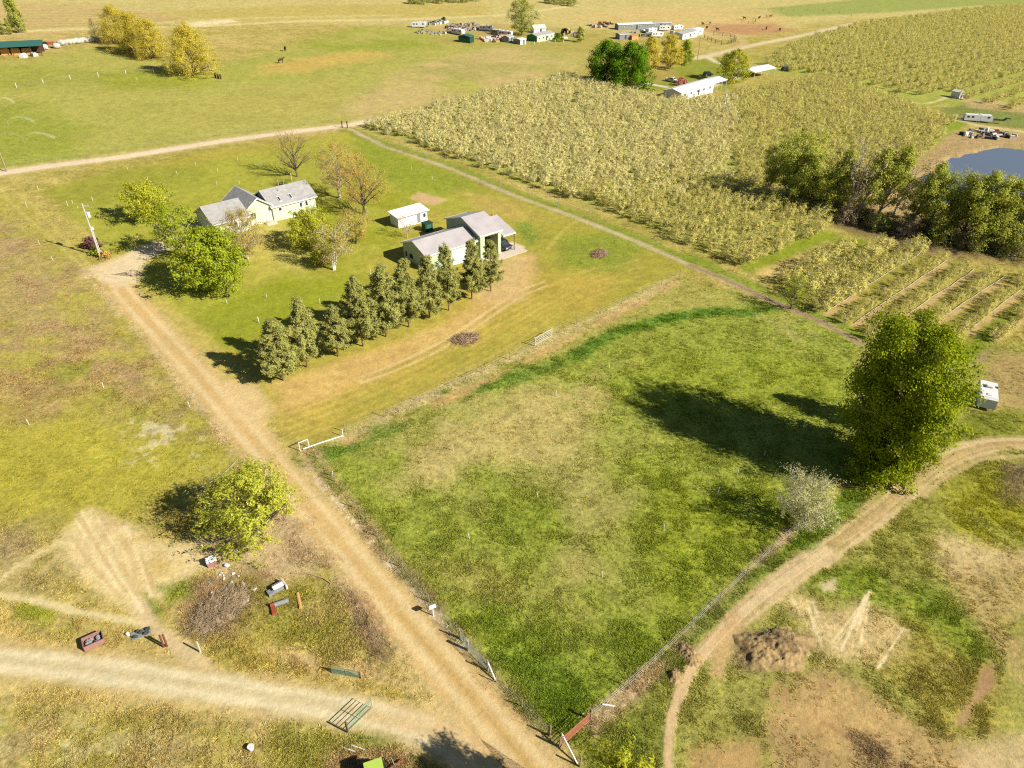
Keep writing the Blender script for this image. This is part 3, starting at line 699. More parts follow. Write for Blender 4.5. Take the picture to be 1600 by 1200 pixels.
def tint_mat(name, trans=.3, var=.3):
    m = bpy.data.materials.new(name); m.use_nodes = True
    nt = m.node_tree; nt.nodes.clear(); out = nt.nodes.new("ShaderNodeOutputMaterial")
    at = nt.nodes.new("ShaderNodeAttribute"); at.attribute_type = 'INSTANCER'; at.attribute_name = "tint"
    geo = nt.nodes.new("ShaderNodeNewGeometry")
    mr = nt.nodes.new("ShaderNodeMapRange"); mr.inputs[3].default_value = 1 - var; mr.inputs[4].default_value = 1 + var
    nt.links.new(geo.outputs["Random Per Island"], mr.inputs[0])
    sc = nt.nodes.new("ShaderNodeVectorMath"); sc.operation = 'SCALE'
    nt.links.new(at.outputs["Color"], sc.inputs[0]); nt.links.new(mr.outputs[0], sc.inputs["Scale"])
    d = nt.nodes.new("ShaderNodeBsdfDiffuse"); t = nt.nodes.new("ShaderNodeBsdfTranslucent"); ms = nt.nodes.new("ShaderNodeMixShader")
    ms.inputs[0].default_value = trans
    for q in (d, t): nt.links.new(sc.outputs[0], q.inputs[0])
    nt.links.new(d.outputs[0], ms.inputs[1]); nt.links.new(t.outputs[0], ms.inputs[2]); nt.links.new(ms.outputs[0], out.inputs[0])
    return m
M_TUFT = tint_mat("grass_blades", .35, .25)
def tuft_mesh(seed, n=16, r=.2, h=.18, w=.024, lean=1.3):
    g = np.random.default_rng(seed); V = []; Fc = []
    for i in range(n):
        a = g.uniform(0, 6.283); d = r * math.sqrt(g.uniform()); x, y = d * math.cos(a), d * math.sin(a)
        b = g.uniform(0, 6.283); hh = h * g.uniform(.55, 1.1); ww = w * g.uniform(.7, 1.3)
        lx, ly = math.cos(a) * lean * hh * g.uniform(.2, 1.2), math.sin(a) * lean * hh * g.uniform(.2, 1.2)
        px, py = math.cos(b) * ww, math.sin(b) * ww
        k = len(V)
        V += [(x - px, y - py, -.03), (x + px, y + py, -.03), (x + px * .75 + lx * .5, y + py * .75 + ly * .5, hh * .65), (x - px * .75 + lx * .5, y - py * .75 + ly * .5, hh * .65), (x + lx, y + ly, hh)]
        Fc += [(k, k + 1, k + 2), (k, k + 2, k + 3), (k + 3, k + 2, k + 4)]
    return fast_mesh("tuft", np.array(V), np.array(Fc), [M_TUFT])
TUFTS = [tuft_mesh(i) for i in range(5)]
def fan_points(n, y0, y1, pw=1.0):
    u = RNG.uniform(size=n); yy = y0 * (y1 / y0) ** (u ** pw)
    hw = 14 + .80 * yy
    return RNG.uniform(-1, 1, n) * hw, yy
sx, sy = fan_points(420000, 27, 150, 1.0)
c, tl, br = paint(sx, sy)
clump = fbm(sx, sy, 2.2, 61, 3)
keep = (RNG.uniform(size=len(sx)) < ss(.12, .75, tl) * (1 - br) * (.12 + .8 * ss(.40, .66, clump)))
sx, sy, c, tl, clump = sx[keep], sy[keep], c[keep], tl[keep], clump[keep]
size = (.45 + .9 * tl) * RNG.uniform(.6, 1.25, len(sx)) * (.8 + .5 * clump)
gk = RNG.uniform(1.0, 1.75, len(sx))[:, None]
scl = np.stack([size, size, size * RNG.uniform(.6, 1.1, len(sx))], 1)
print("tufts", len(sx))
scatter("grass", np.stack([sx, sy, Z(sx, sy)], 1), scl, RNG.uniform(0, 6.28, len(sx)), np.clip(c * gk, 0, .8), TUFTS, "rough pasture grass and weeds growing in tufts")

# dry weed clumps: verges, banks, fence lines, the brown patches of the left field
def weed_mesh(seed, n=44, h=.30, w=.0065, r=.26):
    g = np.random.default_rng(seed); V = []; Fc = []
    for i in range(n):
        a = g.uniform(0, 6.283); d = r * math.sqrt(g.uniform()); x, y = d * math.cos(a), d * math.sin(a)
        hh = h * g.uniform(.4, 1.1); l = g.uniform(.4, 1.5) * hh; b = g.uniform(0, 6.283)
        ex, ey = x + math.cos(a) * l, y + math.sin(a) * l; px, py = math.cos(b) * w, math.sin(b) * w
        k = len(V); V += [(x - px, y - py, -.05), (x + px, y + py, -.05), (ex, ey, hh)]
        Fc += [(k, k + 1, k + 2)]
    return fast_mesh("weed", np.array(V), np.array(Fc), [M_TUFT])
WEEDS = [weed_mesh(200 + i) for i in range(4)]
wp, wc, wsz = [], [], []
def weeds(poly, dens, cols, s0, s1, patch=None, wl=4.0):
    W = _w(poly); lo, hi = W.min(0), W.max(0); n = int((hi - lo).prod() * dens * .40)
    q = RNG.uniform(lo, hi, (n, 2)); q = q[poly_in(q[:, 0], q[:, 1], W)]
    if patch is not None: q = q[fbm(q[:, 0], q[:, 1], wl, 71, 3) > patch]
    c = np.array([alb(c_) for c_ in cols])[RNG.integers(len(cols), size=len(q))] * RNG.uniform(1.2, 1.9, (len(q), 1))
    wp.append(q); wc.append(c); wsz.append(RNG.uniform(s0, s1, len(q)))
def weed_line(pts, width, dens, cols, s0, s1):
    W = smooth_line(_w(pts)); L = np.hypot(*np.diff(W, axis=0).T); t = np.concatenate([[0], np.cumsum(L)]); n = int(t[-1] * width * dens * .45)
    s = RNG.uniform(0, t[-1], n); q = np.stack([np.interp(s, t, W[:, 0]), np.interp(s, t, W[:, 1])], 1) + RNG.normal(size=(n, 2)) * width * .35
    q = q[fbm(q[:, 0], q[:, 1], 3, 72, 2) > .4]; n = len(q)
    wp.append(q); wc.append(np.array([alb(c_) for c_ in cols])[RNG.integers(len(cols), size=n)] * RNG.uniform(1.2, 1.9, (n, 1))); wsz.append(RNG.uniform(s0, s1, n))
TAN, GBR, STR, OLV = (210, 182, 134), (182, 158, 130), (222, 204, 152), (158, 154, 80)
weeds([(462, 700), (500, 712), (560, 798), (640, 892), (720, 990), (690, 1000), (590, 875), (520, 790), (470, 732)], 12, [TAN, GBR, STR], .4, 1.1, .42)
weeds([(715, 1005), (790, 1075), (870, 1165), (835, 1165), (750, 1075)], 12, [TAN, GBR, OLV], .4, 1.1, .4)
weed_line([(775, 1066), (800, 1090), (830, 1120), (857, 1148)], .8, 14, [GBR, TAN], .6, 1.3)
weed_line([(640, 890), (665, 925), (690, 962)], 1.0, 22, [GBR, TAN], .7, 1.5)
weeds([(535, 925), (575, 925), (620, 1000), (605, 1040), (560, 995)], 22, [GBR, GBR, TAN], .6, 1.5, .36, 2)
weeds([(445, 790), (480, 790), (530, 860), (545, 900), (500, 890), (450, 860)], 16, [TAN, TAN, STR, GBR], .5, 1.3, .34, 3)
weeds([(400, 860), (450, 850), (500, 900), (440, 905)], 7, [TAN, STR], .4, 1.0, .4)
weeds([(290, 905), (420, 890), (440, 960), (360, 1005), (280, 985)], 10, [TAN, GBR], .5, 1.2, .36)
weeds([(330, 1015), (560, 1035), (650, 1090), (560, 1088), (340, 1058)], 5, [TAN, OLV, STR], .4, 1.0, .42)
weeds([(-60, 1110), (420, 1120), (540, 1140), (540, 1215), (-60, 1215)], 4, [TAN, OLV, STR, OLV], .4, 1.0, .44)
weeds([(-30, 340), (20, 340), (100, 410), (300, 620), (380, 700), (250, 690), (60, 600), (-30, 560)], 2.2, [GBR, TAN, (176, 148, 120)], .6, 1.4, .5, 6)
weeds([(-30, 830), (100, 850), (110, 940), (-30, 935)], 3, [TAN, GBR], .4, 1.0, .45)
weed_line([(540, 677), (620, 645), (760, 582), (860, 535), (960, 487), (1062, 434)], 1.3, 9, [STR, STR, TAN], .6, 1.4)
weed_line([(1238, 834), (1180, 890), (1100, 970), (1030, 1040), (970, 1095), (925, 1130)], 1.0, 12, [STR, TAN, TAN], .6, 1.3)
weed_line([(1080, 415), (1140, 440), (1200, 468), (1280, 502), (1345, 536)], .8, 7, [GBR, TAN], .5, 1.1)
weeds([(1560, 730), (1620, 720), (1620, 790), (1570, 780)], 9, [GBR, TAN], .7, 1.6, .4, 3)
weeds([(1325, 1148), (1380, 1150), (1425, 1200), (1350, 1205)], 12, [GBR, (130, 112, 100)], .6, 1.3, .45, 2)
weeds([(1140, 985), (1270, 985), (1285, 1022), (1190, 1052), (1150, 1040)], 12, [GBR, TAN, GBR], .5, 1.1, .45, 2)
weeds([(1340, 960), (1420, 970), (1540, 1080), (1460, 1140), (1380, 1080)], 4, [TAN, STR, OLV], .4, 1.0, .46)
weeds([(1420, 262), (1480, 245), (1500, 225), (1540, 228), (1500, 215), (1430, 250)], 1.2, [TAN, GBR, STR], 1.4, 2.6, .35)
weeds([(1500, 160), (1600, 172), (1600, 182), (1510, 172)], .7, [GBR, TAN], 1.5, 3.0)
wq = np.concatenate(wp); wcol = np.clip(np.concatenate(wc), 0, .75); wsc = np.concatenate(wsz)
print("weeds", len(wq))
scatter("dry_weeds", np.column_stack([wq, Z(wq[:, 0], wq[:, 1])]), wsc, RNG.uniform(0, 6.28, len(wq)), wcol, WEEDS, "dry brown weeds and dead grass on verges and fence lines")

# ------------------------------------------------------------------ trees
BARK = mat("bark", (.13, .10, .075), .9, .3, 6, .5, .1)
BARK_PALE = mat("pale_bark", (.34, .30, .24), .9, .25, 5, .4, .1)
BARK_WHITE = mat("birch_bark", (.55, .53, .48), .85, .3, 4, .3, .1)
BARK_PINE = mat("pine_bark", (.17, .10, .065), .9, .3, 5, .5, .1)
L_MAPLE = leaf_mat("maple_leaves", (152, 166, 46), .22, .40, (168, 176, 52))
L_YEL = leaf_mat("yellow_spring_leaves", (178, 180, 54), .22, .42, (190, 188, 64))
L_BUD = leaf_mat("opening_buds", (186, 168, 96), .32, .4, (196, 172, 84))
L_ORANGE = leaf_mat("orange_buds", (216, 180, 92), .28, .42, (206, 172, 92))
L_WILLOW = leaf_mat("willow_leaves", (214, 196, 78), .22, .42, (202, 186, 76))
L_COTTON = leaf_mat("cottonwood_leaves", (132, 148, 30), .25, .36, (156, 164, 34))
L_DARK = leaf_mat("deep_green_leaves", (98, 138, 26), .25, .36, (116, 150, 34))
L_WIND = leaf_mat("windbreak_leaves", (166, 174, 72), .28, .45, (190, 190, 84))
L_GREY = leaf_mat("silver_leaves", (206, 202, 148), .28, .40, (186, 182, 126))
L_ROAD = leaf_mat("catkin_leaves", (214, 212, 84), .34, .42, (164, 172, 60))
L_PINE = leaf_mat("pine_needles", (156, 156, 84), .20, .30, (168, 166, 94))
L_PURPLE = leaf_mat("purple_leaves", (124, 80, 84), .4, .3, (100, 62, 72))
L_PINK = leaf_mat("pink_blossom", (216, 116, 124), .3, .35, (200, 100, 116))
L_BLOOM = leaf_mat("blossom", (232, 220, 166), .26, .40, (214, 206, 122))
L_BLOOM2 = leaf_mat("young_orchard_leaves", (204, 197, 108), .26, .42, (218, 206, 128))
L_TWIG = leaf_mat("fine_twigs", (186, 164, 132), .3, .3, (170, 148, 120))
L_POPLAR = leaf_mat("poplar_leaves", (156, 164, 78), .35, .36, (178, 176, 80))

def tubes(paths, n=5):
    """paths: list of (points Kx3, radii K) -> one vert / quad array"""
    V = []; Fc = []; b = 0
    for P, R in paths:
        P = np.asarray(P, float); R = np.asarray(R, float); k = len(P)
        d = np.gradient(P, axis=0); d /= np.linalg.norm(d, axis=1)[:, None] + 1e-9
        ref = np.where(np.abs(d[:, 2:3]) < .9, np.array([[0, 0, 1.]]), np.array([[1., 0, 0]]))
        a = np.cross(d, ref); a /= np.linalg.norm(a, axis=1)[:, None] + 1e-9; c = np.cross(d, a)
        t = np.arange(n) * 2 * math.pi / n
        ring = P[:, None, :] + R[:, None, None] * (a[:, None, :] * np.cos(t)[None, :, None] + c[:, None, :] * np.sin(t)[None, :, None])
        V.append(ring.reshape(-1, 3))
        ii = b + np.arange(k * n).reshape(k, n)
        Fc.append(np.stack([ii[:-1], np.roll(ii[:-1], -1, 1), np.roll(ii[1:], -1, 1), ii[1:]], -1).reshape(-1, 4))
        b += k * n
    return np.concatenate(V), np.concatenate(Fc)
def cards(C, size, g, aspect=1.6, D=None, up=0.5, out=None):
    """leaf cards at centres C: random facing, or lying along directions D"""
    n = len(C)
    nrm = g.normal(size=(n, 3)); nrm[:, 2] = nrm[:, 2] + up
    if out is not None:                 # leaves face outwards and up, to the light
        nrm = nrm * .42 + out
    nrm /= np.linalg.norm(nrm, axis=1)[:, None]
    if D is None: D = g.normal(size=(n, 3))
    u = D - nrm * np.sum(D * nrm, 1)[:, None]; u /= np.linalg.norm(u, axis=1)[:, None] + 1e-9
    w = np.cross(nrm, u)
    s = (np.asarray(size) * g.uniform(.65, 1.3, n))[:, None]
    l = s * aspect * .5; h = s * .5
    V = np.stack([C - u * l, C - w * h + u * l * .15, C + u * l, C + w * h + u * l * .15], 1).reshape(-1, 3)
    return V, np.arange(4 * n).reshape(n, 4)
def grow(seed, h, cr, base=.25, prof='round', nl=14, n2=5, n3=0, leaves=2600, leaf=.32, clump=.75, trunk_r=None, lean=(0, 0), up=.55, top=.9, stems=1, droop=0.0, twig=.018, fill=.15, spiky=0.0, aspect=1.5):
    """tapered trunk, limbs reaching out to an uneven crown, leaf clumps at the branch ends"""
    g = np.random.default_rng(seed)
    tr = trunk_r or h * .021
    paths = []; tips = []; dirs = []
    def profile(t):                    # crown radius at height fraction of crown
        t = np.clip(t, 0, 1)
        return {'round': math.sqrt(max(0.02, 1 - (2 * t - 1) ** 2)) * (1 + .15 * (.5 - t)), 'egg': (1 - t) ** .55 * min(1, .55 + 2.2 * t), 'column': min(1, .7 + 3 * t) * (1 - t) ** .35 if t > .0 else .7,
                'vase': .35 + .75 * t if t < .75 else .91 * math.sqrt(max(.02, 1 - ((t - .75) / .27) ** 2)), 'dome': math.sqrt(max(.03, 1 - t ** 2.2)), 'broad': (.62 + .55 * t if t < .65 else .9775 * math.sqrt(max(.03, 1 - ((t - .65) / .40) ** 2))), 'cone': (1 - t) ** .8 * min(1, .6 + 3 * t)}[prof]
    for s in range(stems):
        sa = g.uniform(0, 6.28); so = 0 if stems == 1 else cr * .35
        k = 8; zz = np.linspace(-.15, h * top, k)
        fr = np.clip(zz / h, 0, 1)
        wob = np.cumsum(g.normal(size=(k, 2)) * h * .008, 0)
        TX = lean[0] * fr ** 1.3 * h + wob[:, 0] + math.cos(sa) * so * fr
        TY = lean[1] * fr ** 1.3 * h + wob[:, 1] + math.sin(sa) * so * fr
        R = tr * (1 - .88 * fr / top) * (1 + .5 * np.exp(-zz / (h * .03)).clip(0, 1.2)) / (stems ** .5)
        T = np.column_stack([TX, TY, zz]); paths.append((T, R))
        a0 = g.uniform(0, 6.28)
        for i in range(nl // stems):
            f = (i + g.uniform(.2, .8)) / (nl // stems)
            tcrown = f ** .9
            zend = h * (base + (1 - base) * tcrown)
            rr = cr * profile(tcrown) * g.uniform(.72, 1.1)
            a = a0 + i * 2.4 + g.normal() * .3
            zst = max(h * base * .55, zend - rr * up * g.uniform(.7, 1.3) - h * .03)
            zst = min(zst, h * top * .96)
            st = np.array([np.interp(zst, zz, TX), np.interp(zst, zz, TY), zst])
            cx, cy = np.interp(zend, zz, TX), np.interp(zend, zz, TY)
            en = np.array([cx + math.cos(a) * rr, cy + math.sin(a) * rr, zend - droop * rr])
            q = np.linspace(0, 1, 5)[:, None]
            mid = (st + en) / 2 + np.array([0, 0, .12 * rr]) + g.normal(size=3) * rr * .06
            P = (1 - q) ** 2 * st + 2 * q * (1 - q) * mid + q * q * en
            r0 = np.interp(zst, zz, R) * .55
            paths.append((P, np.linspace(r0, max(twig, r0 * .2), 5)))
            tips.append(en); dirs.append(en - st)
            for j in range(n2):
                qq = g.uniform(.3, .98); k0 = np.array([np.interp(qq, q[:, 0], P[:, m_]) for m_ in range(3)])
                L = rr * g.uniform(.25, .5) + .25
                dd = (en - st) / (np.linalg.norm(en - st) + 1e-6) + g.normal(size=3) * .75 + np.array([0, 0, .25 - droop])
                dd /= np.linalg.norm(dd); e2 = k0 + dd * L
                paths.append((np.array([k0, k0 + dd * L * .5 + g.normal(size=3) * L * .05, e2]), np.array([max(twig, r0 * .35), twig, twig * .5])))
                tips.append(e2); dirs.append(dd * L)
                for jj in range(n3):
                    t0 = k0 + dd * L * g.uniform(.3, 1); d3 = dd + g.normal(size=3) * .8 + np.array([0, 0, .2 - 2 * droop]); d3 /= np.linalg.norm(d3); e3 = t0 + d3 * L * g.uniform(.3, .7)
                    paths.append((np.array([t0, (t0 + e3) / 2, e3]), np.array([twig * .8, twig * .6, twig * .35])))
                    tips.append(e3); dirs.append(d3)
    tips = np.array(tips); dirs = np.array(dirs); dirs /= np.linalg.norm(dirs, axis=1)[:, None] + 1e-9
    tv, tf = tubes([p for p in paths if len(p[0]) > 3], 6)
    t2 = [p for p in paths if len(p[0]) == 3]
    if t2:
        v2, f2 = tubes(t2, 3)
        tf = np.concatenate([tf, f2 + len(tv)]); tv = np.concatenate([tv, v2])
    w = g.uniform(.4, 1.6, len(tips)); w /= w.sum()
    k = g.choice(len(tips), leaves, p=w)
    off = g.normal(size=(leaves, 3)) * clump * np.array([.5, .5, .4])
    if spiky: off = off * .45 + dirs[k] * (g.uniform(-.2, 1.0, (leaves, 1)) * clump * spiky)
    C = tips[k] + off
    nf = int(leaves * fill)
    if nf:                              # a few leaves through the inside of the crown
        C[:nf] = C[:nf] * .65 + .35 * np.column_stack([np.interp(C[:nf, 2], T[:, 2], T[:, 0]), np.interp(C[:nf, 2], T[:, 2], T[:, 1]), C[:nf, 2]])
    C[:, 2] = np.maximum(C[:, 2], .12)
    ctr = np.array([lean[0] * h * .5, lean[1] * h * .5, h * (base + (1 - base) * .35)])
    out = C - ctr; out /= np.linalg.norm(out, axis=1)[:, None] + 1e-6
    co = C - tips[k] + g.normal(size=(leaves, 3)) * clump * .12; co /= np.linalg.norm(co, axis=1)[:, None] + 1e-6
    lv, lf = cards(C, leaf, g, aspect, (dirs[k] + g.normal(size=(leaves, 3)) * .5) if spiky else None, .4, out * .7 + co * .75)
    return (tv, tf), (lv, lf)
def pine(seed, h, cr, leaves=3600):
    g = np.random.default_rng(seed); paths = []; C = []; D = []; S = []
    k = 9; zz = np.linspace(-.15, h, k); wob = np.cumsum(g.normal(size=(k, 2)) * h * .004, 0)
    paths.append((np.column_stack([wob, zz]), h * .014 * (1.02 - zz / h).clip(.08, 1.1)))
    z = h * .16; tips = []
    while z < h * .97:
        f = (z - h * .14) / (h * .86)
        R = cr * min(1, .62 + 1.6 * f) * (1 - f) ** .72 + .25
        m = g.integers(4, 7)
        for i in range(m):
            a = g.uniform(0, 6.28); rr = R * g.uniform(.6, 1.12)
            st = np.array([np.interp(z, zz, wob[:, 0]), np.interp(z, zz, wob[:, 1]), z])
            en = st + np.array([math.cos(a) * rr, math.sin(a) * rr, rr * (.05 + .5 * f)])
            mid = (st + en) / 2 - np.array([0, 0, .1 * rr])
            paths.append((np.array([st, mid, en]), np.array([.05, .035, .015])))
            nt = max(3, int(rr * 3.2))
            for j in range(nt):
                q = .35 + .65 * (j + g.uniform()) / nt
                p = (1 - q) ** 2 * st + 2 * q * (1 - q) * mid + q * q * en
                p = p + np.array([-math.sin(a), math.cos(a), 0]) * g.normal() * .30 * rr * (1.15 - q) + np.array([0, 0, g.uniform(-.05, .2)])
                tips.append(p)
        z += h * .047 * g.uniform(.8, 1.25)
    tips.append(np.array([wob[-1, 0], wob[-1, 1], h]))
    tips = np.array(tips)
    per = max(3, leaves // len(tips))
    kk = np.repeat(np.arange(len(tips)), per); n = len(kk)
    D = g.normal(size=(n, 3)); D[:, 2] += .35; D /= np.linalg.norm(D, axis=1)[:, None]
    C = tips[kk] + D * g.uniform(.05, .48, (n, 1))
    out = C - np.array([0, 0, h * .35]); out /= np.linalg.norm(out, axis=1)[:, None] + 1e-6
    lv, lf = cards(C, .115, g, 3.2, D, .6, out * .7 + D * .5)
    tv, tf = tubes([p for p in paths if len(p[0]) > 3], 6); v2, f2 = tubes([p for p in paths if len(p[0]) == 3], 3)
    return (np.concatenate([tv, v2]), np.concatenate([tf, f2 + len(tv)])), (lv, lf)
def kit(parts, bark, leaf):
    (tv, tf), (lv, lf) = parts
    return fast_mesh("trunk", tv, tf, [bark], smooth=True), fast_mesh("crown", lv, lf, [leaf])
def plant(name, k, px, py, label, cat='tree', group=None, s=1.0, rz=None, loc=None):
    if loc is None: loc = P3(px, py)
    t = thing(name, label, cat, loc, random.uniform(0, 6.28) if rz is None else rz, group, s)
    link("trunk", k[0], t); link("crown", k[1], t)
    return t
def h_at(px, py, ty):
    """height in metres of an upright thing standing at a pixel whose top reaches image row ty"""
    p = G(px, py); z0 = plane_z(*p); hs = np.linspace(.2, 45, 900)
    zz = z0 + hs - CAM_H; d = p[1] * CP - zz * SP; v = p[1] * SP + zz * CP
    return float(hs[np.argmin(np.abs(600 - F_PX * v / d - ty))])

# --- yard trees
plant('maple_tree', kit(grow(11, 7.6, 4.4, .17, 'round', 24, 8, 0, 9000, .20, .75, up=.8), BARK, L_YEL), 237, 345, 'small rounded yellow-green maple alone on the lawn beyond the driveway')
plant('maple_tree', kit(grow(12, 9.6, 4.6, .28, 'round', 18, 6, 1, 5200, .21, .7, up=.8), BARK_PALE, L_MAPLE), 283, 404, 'open-crowned green maple with grey limbs showing, beside the driveway bend')
plant('maple_tree', kit(grow(13, 10.4, 5.8, .14, 'round', 34, 9, 0, 19000, .23, .85, up=.75), BARK, L_MAPLE), 337, 452, 'broad dense yellow-green maple, the fullest crown on the farmhouse lawn')
plant('budding_tree', kit(grow(14, 9.0, 4.6, .22, 'round', 28, 8, 2, 11000, .12, .65, up=.9), BARK_PALE, L_BUD), 388, 404, 'brownish budding tree with pale trunk in front of the farmhouse garage')
plant('maple_tree', kit(grow(15, 7.4, 4.3, .14, 'round', 24, 7, 0, 8000, .20, .7, up=.8), BARK, L_YEL), 490, 388, 'bright lemon-green bushy tree at the end of the farmhouse wing')
plant('birch_tree', kit(grow(16, 8.8, 4.0, .2, 'vase', 18, 7, 2, 5600, .13, .7, stems=3, droop=.12, twig=.02), BARK_WHITE, L_BUD), 522, 422, 'white-barked birch with drooping thin twigs on the lawn')
plant('birch_clump_shrub', kit(grow(17, 3.0, 2.3, .05, 'dome', 12, 5, 0, 1100, .22, .5), BARK, L_MAPLE), 505, 412, 'low green shrub at the foot of the white birch', 'shrub')
plant('budding_tree', kit(grow(18, 7.4, 3.8, .14, 'vase', 20, 7, 1, 4800, .13, .6, stems=2), BARK, L_BUD), 556, 381, 'sparse upright olive tree with dark forked trunk between birch and shed')
plant('bare_tree', kit(grow(19, 10.6, 4.6, .25, 'round', 30, 8, 3, 2200, .10, .5, up=.95), BARK, L_ORANGE), 464, 276, 'leafless grey tree with fan of fine twigs behind the farmhouse')
plant('budding_tree', kit(grow(20, 12.4, 4.9, .26, 'round', 28, 8, 2, 8000, .12, .6, up=.9), BARK_PALE, L_ORANGE), 532, 309, 'orange-budding tree with pale trunk at the farmhouse corner')
plant('budding_tree', kit(grow(21, 12.0, 5.3, .27, 'round', 30, 8, 2, 9000, .12, .6, up=.9), BARK, L_ORANGE), 567, 334, 'orange-budding tree with straight brown trunk, close to the white shed')
plant('bare_sapling', kit(grow(22, 4.2, 2.3, .3, 'vase', 10, 5, 2, 260, .13, .4, twig=.02), BARK_PALE, L_TWIG), 637, 372, 'small bare sapling in front of the white shed')
plant('purple_shrub', kit(grow(23, 1.9, 1.4, .05, 'dome', 12, 5, 0, 900, .22, .4), BARK, L_PURPLE), 144, 388, 'round dark purple shrub at the foot of the utility pole', 'shrub')
plant('small_shrub', kit(grow(24, 1.4, 1.1, .05, 'dome', 10, 4, 0, 420, .2, .3), BARK, L_MAPLE), 153, 399, 'small green shrub between the pole and the rust-coloured shrub', 'shrub')
plant('small_shrub', kit(grow(25, 1.3, .9, .05, 'dome', 10, 4, 0, 380, .18, .3), BARK, L_ORANGE), 165, 404, 'small rust-coloured shrub at the driveway edge by the pole', 'shrub')
# --- pine row
PINES = [(443, 594, 10.0, 3.6), (480, 573, 11.6, 3.5), (528, 557, 9.0, 2.9), (567, 541, 12.2, 3.5), (603, 526, 12.6, 3.5), (639, 511, 12.2, 3.4), (672, 497, 11.6, 3.2), (701, 485, 12.6, 3.3), (737, 467, 11.4, 3.2), (767, 455, 10.0, 2.9)]
pk = [kit(pine(s, 11.5, 3.35, n_), BARK_PINE, L_PINE) for s, n_ in ((31, 23000), (32, 17000), (33, 20000), (34, 15000), (35, 21000))]
where = ['end pine of the row beside the dirt driveway', 'dark-green pine next to the end pine of the row', 'shortest pine, third along the row from the driveway', 'tall pine beside the shortest one in the row', 'pine with long bare lower trunk in mid row', 'full pine in mid row next to the bare-trunked one', 'pine standing before the workshop gable window', 'tallest pine before the pale workshop wall', 'pine before the white workshop door', 'end pine of the row before the open workshop bay']
for i, (x, yv, hh, r) in enumerate(PINES):
    t = plant('pine_tree', pk[(i * 3) % 5], x, yv, where[i], 'tree', 'pines in a row below the workshop')
    t.scale = (r / 3.5 * random.uniform(.92, 1.08), r / 3.5 * random.uniform(.92, 1.08), hh / 11.5 * .95); t.rotation_euler = (random.gauss(0, .025), random.gauss(0, .025), t.rotation_euler[2])
# --- big right-hand trees
plant('cottonwood_tree', kit(grow(41, 20.6, 6.6, .04, 'broad', 80, 13, 0, 85000, .21, 1.1, trunk_r=.5, up=1.1, top=.94, fill=.08, lean=(-.06, 0)), BARK_PALE, L_COTTON), 1372, 730, 'huge dense cottonwood by the curving farm track', rz=0.0).scale = (.80, 1.05, 1.0)
plant('cottonwood_sapling', kit(grow(42, 5.0, 3.2, .05, 'dome', 18, 7, 0, 6500, .22, .7), BARK, L_COTTON), 1368, 750, 'low leafy sucker growth at the foot of the huge cottonwood', 'shrub')
plant('cottonwood_tree', kit(grow(47, 12.5, 3.4, .12, 'egg', 24, 8, 0, 9000, .24, .8, up=1.1), BARK_PALE, L_COTTON), 1424, 678, 'narrower cottonwood tucked against the huge one, beside the trailer')
plant('silver_shrub', kit(grow(43, 6.8, 3.4, .06, 'vase', 34, 9, 2, 12000, .10, .55, stems=4, twig=.022, spiky=1.2), BARK_PALE, L_GREY), 1252, 824, 'pale silvery shrub at the corner of the pasture fence', 'shrub')
plant('roadside_tree', kit(grow(44, 8.4, 4.3, .12, 'dome', 36, 9, 1, 18000, .10, .75, up=.8, spiky=1.6, aspect=3.0, fill=.05), BARK, L_ROAD), 408, 834, 'bright lemon-yellow tree leaning over the dirt driveway')
plant('ditch_tree', kit(grow(46, 6.4, 2.6, .2, 'round', 18, 7, 2, 1700, .13, .5, up=1), BARK, L_MAPLE), 1236, 483, 'thin half-bare tree on the bank of the ditch')
plant('willow_tree', kit(grow(45, 11.0, 2.2, .6, 'round', 26, 9, 0, 13000, .11, .6, spiky=1.2, aspect=2.8), BARK, L_YEL), 0, 0, 'golden willow bush near the red gate', loc=Vector((7.6, 24.4, float(Z(7.6, 24.4)))))
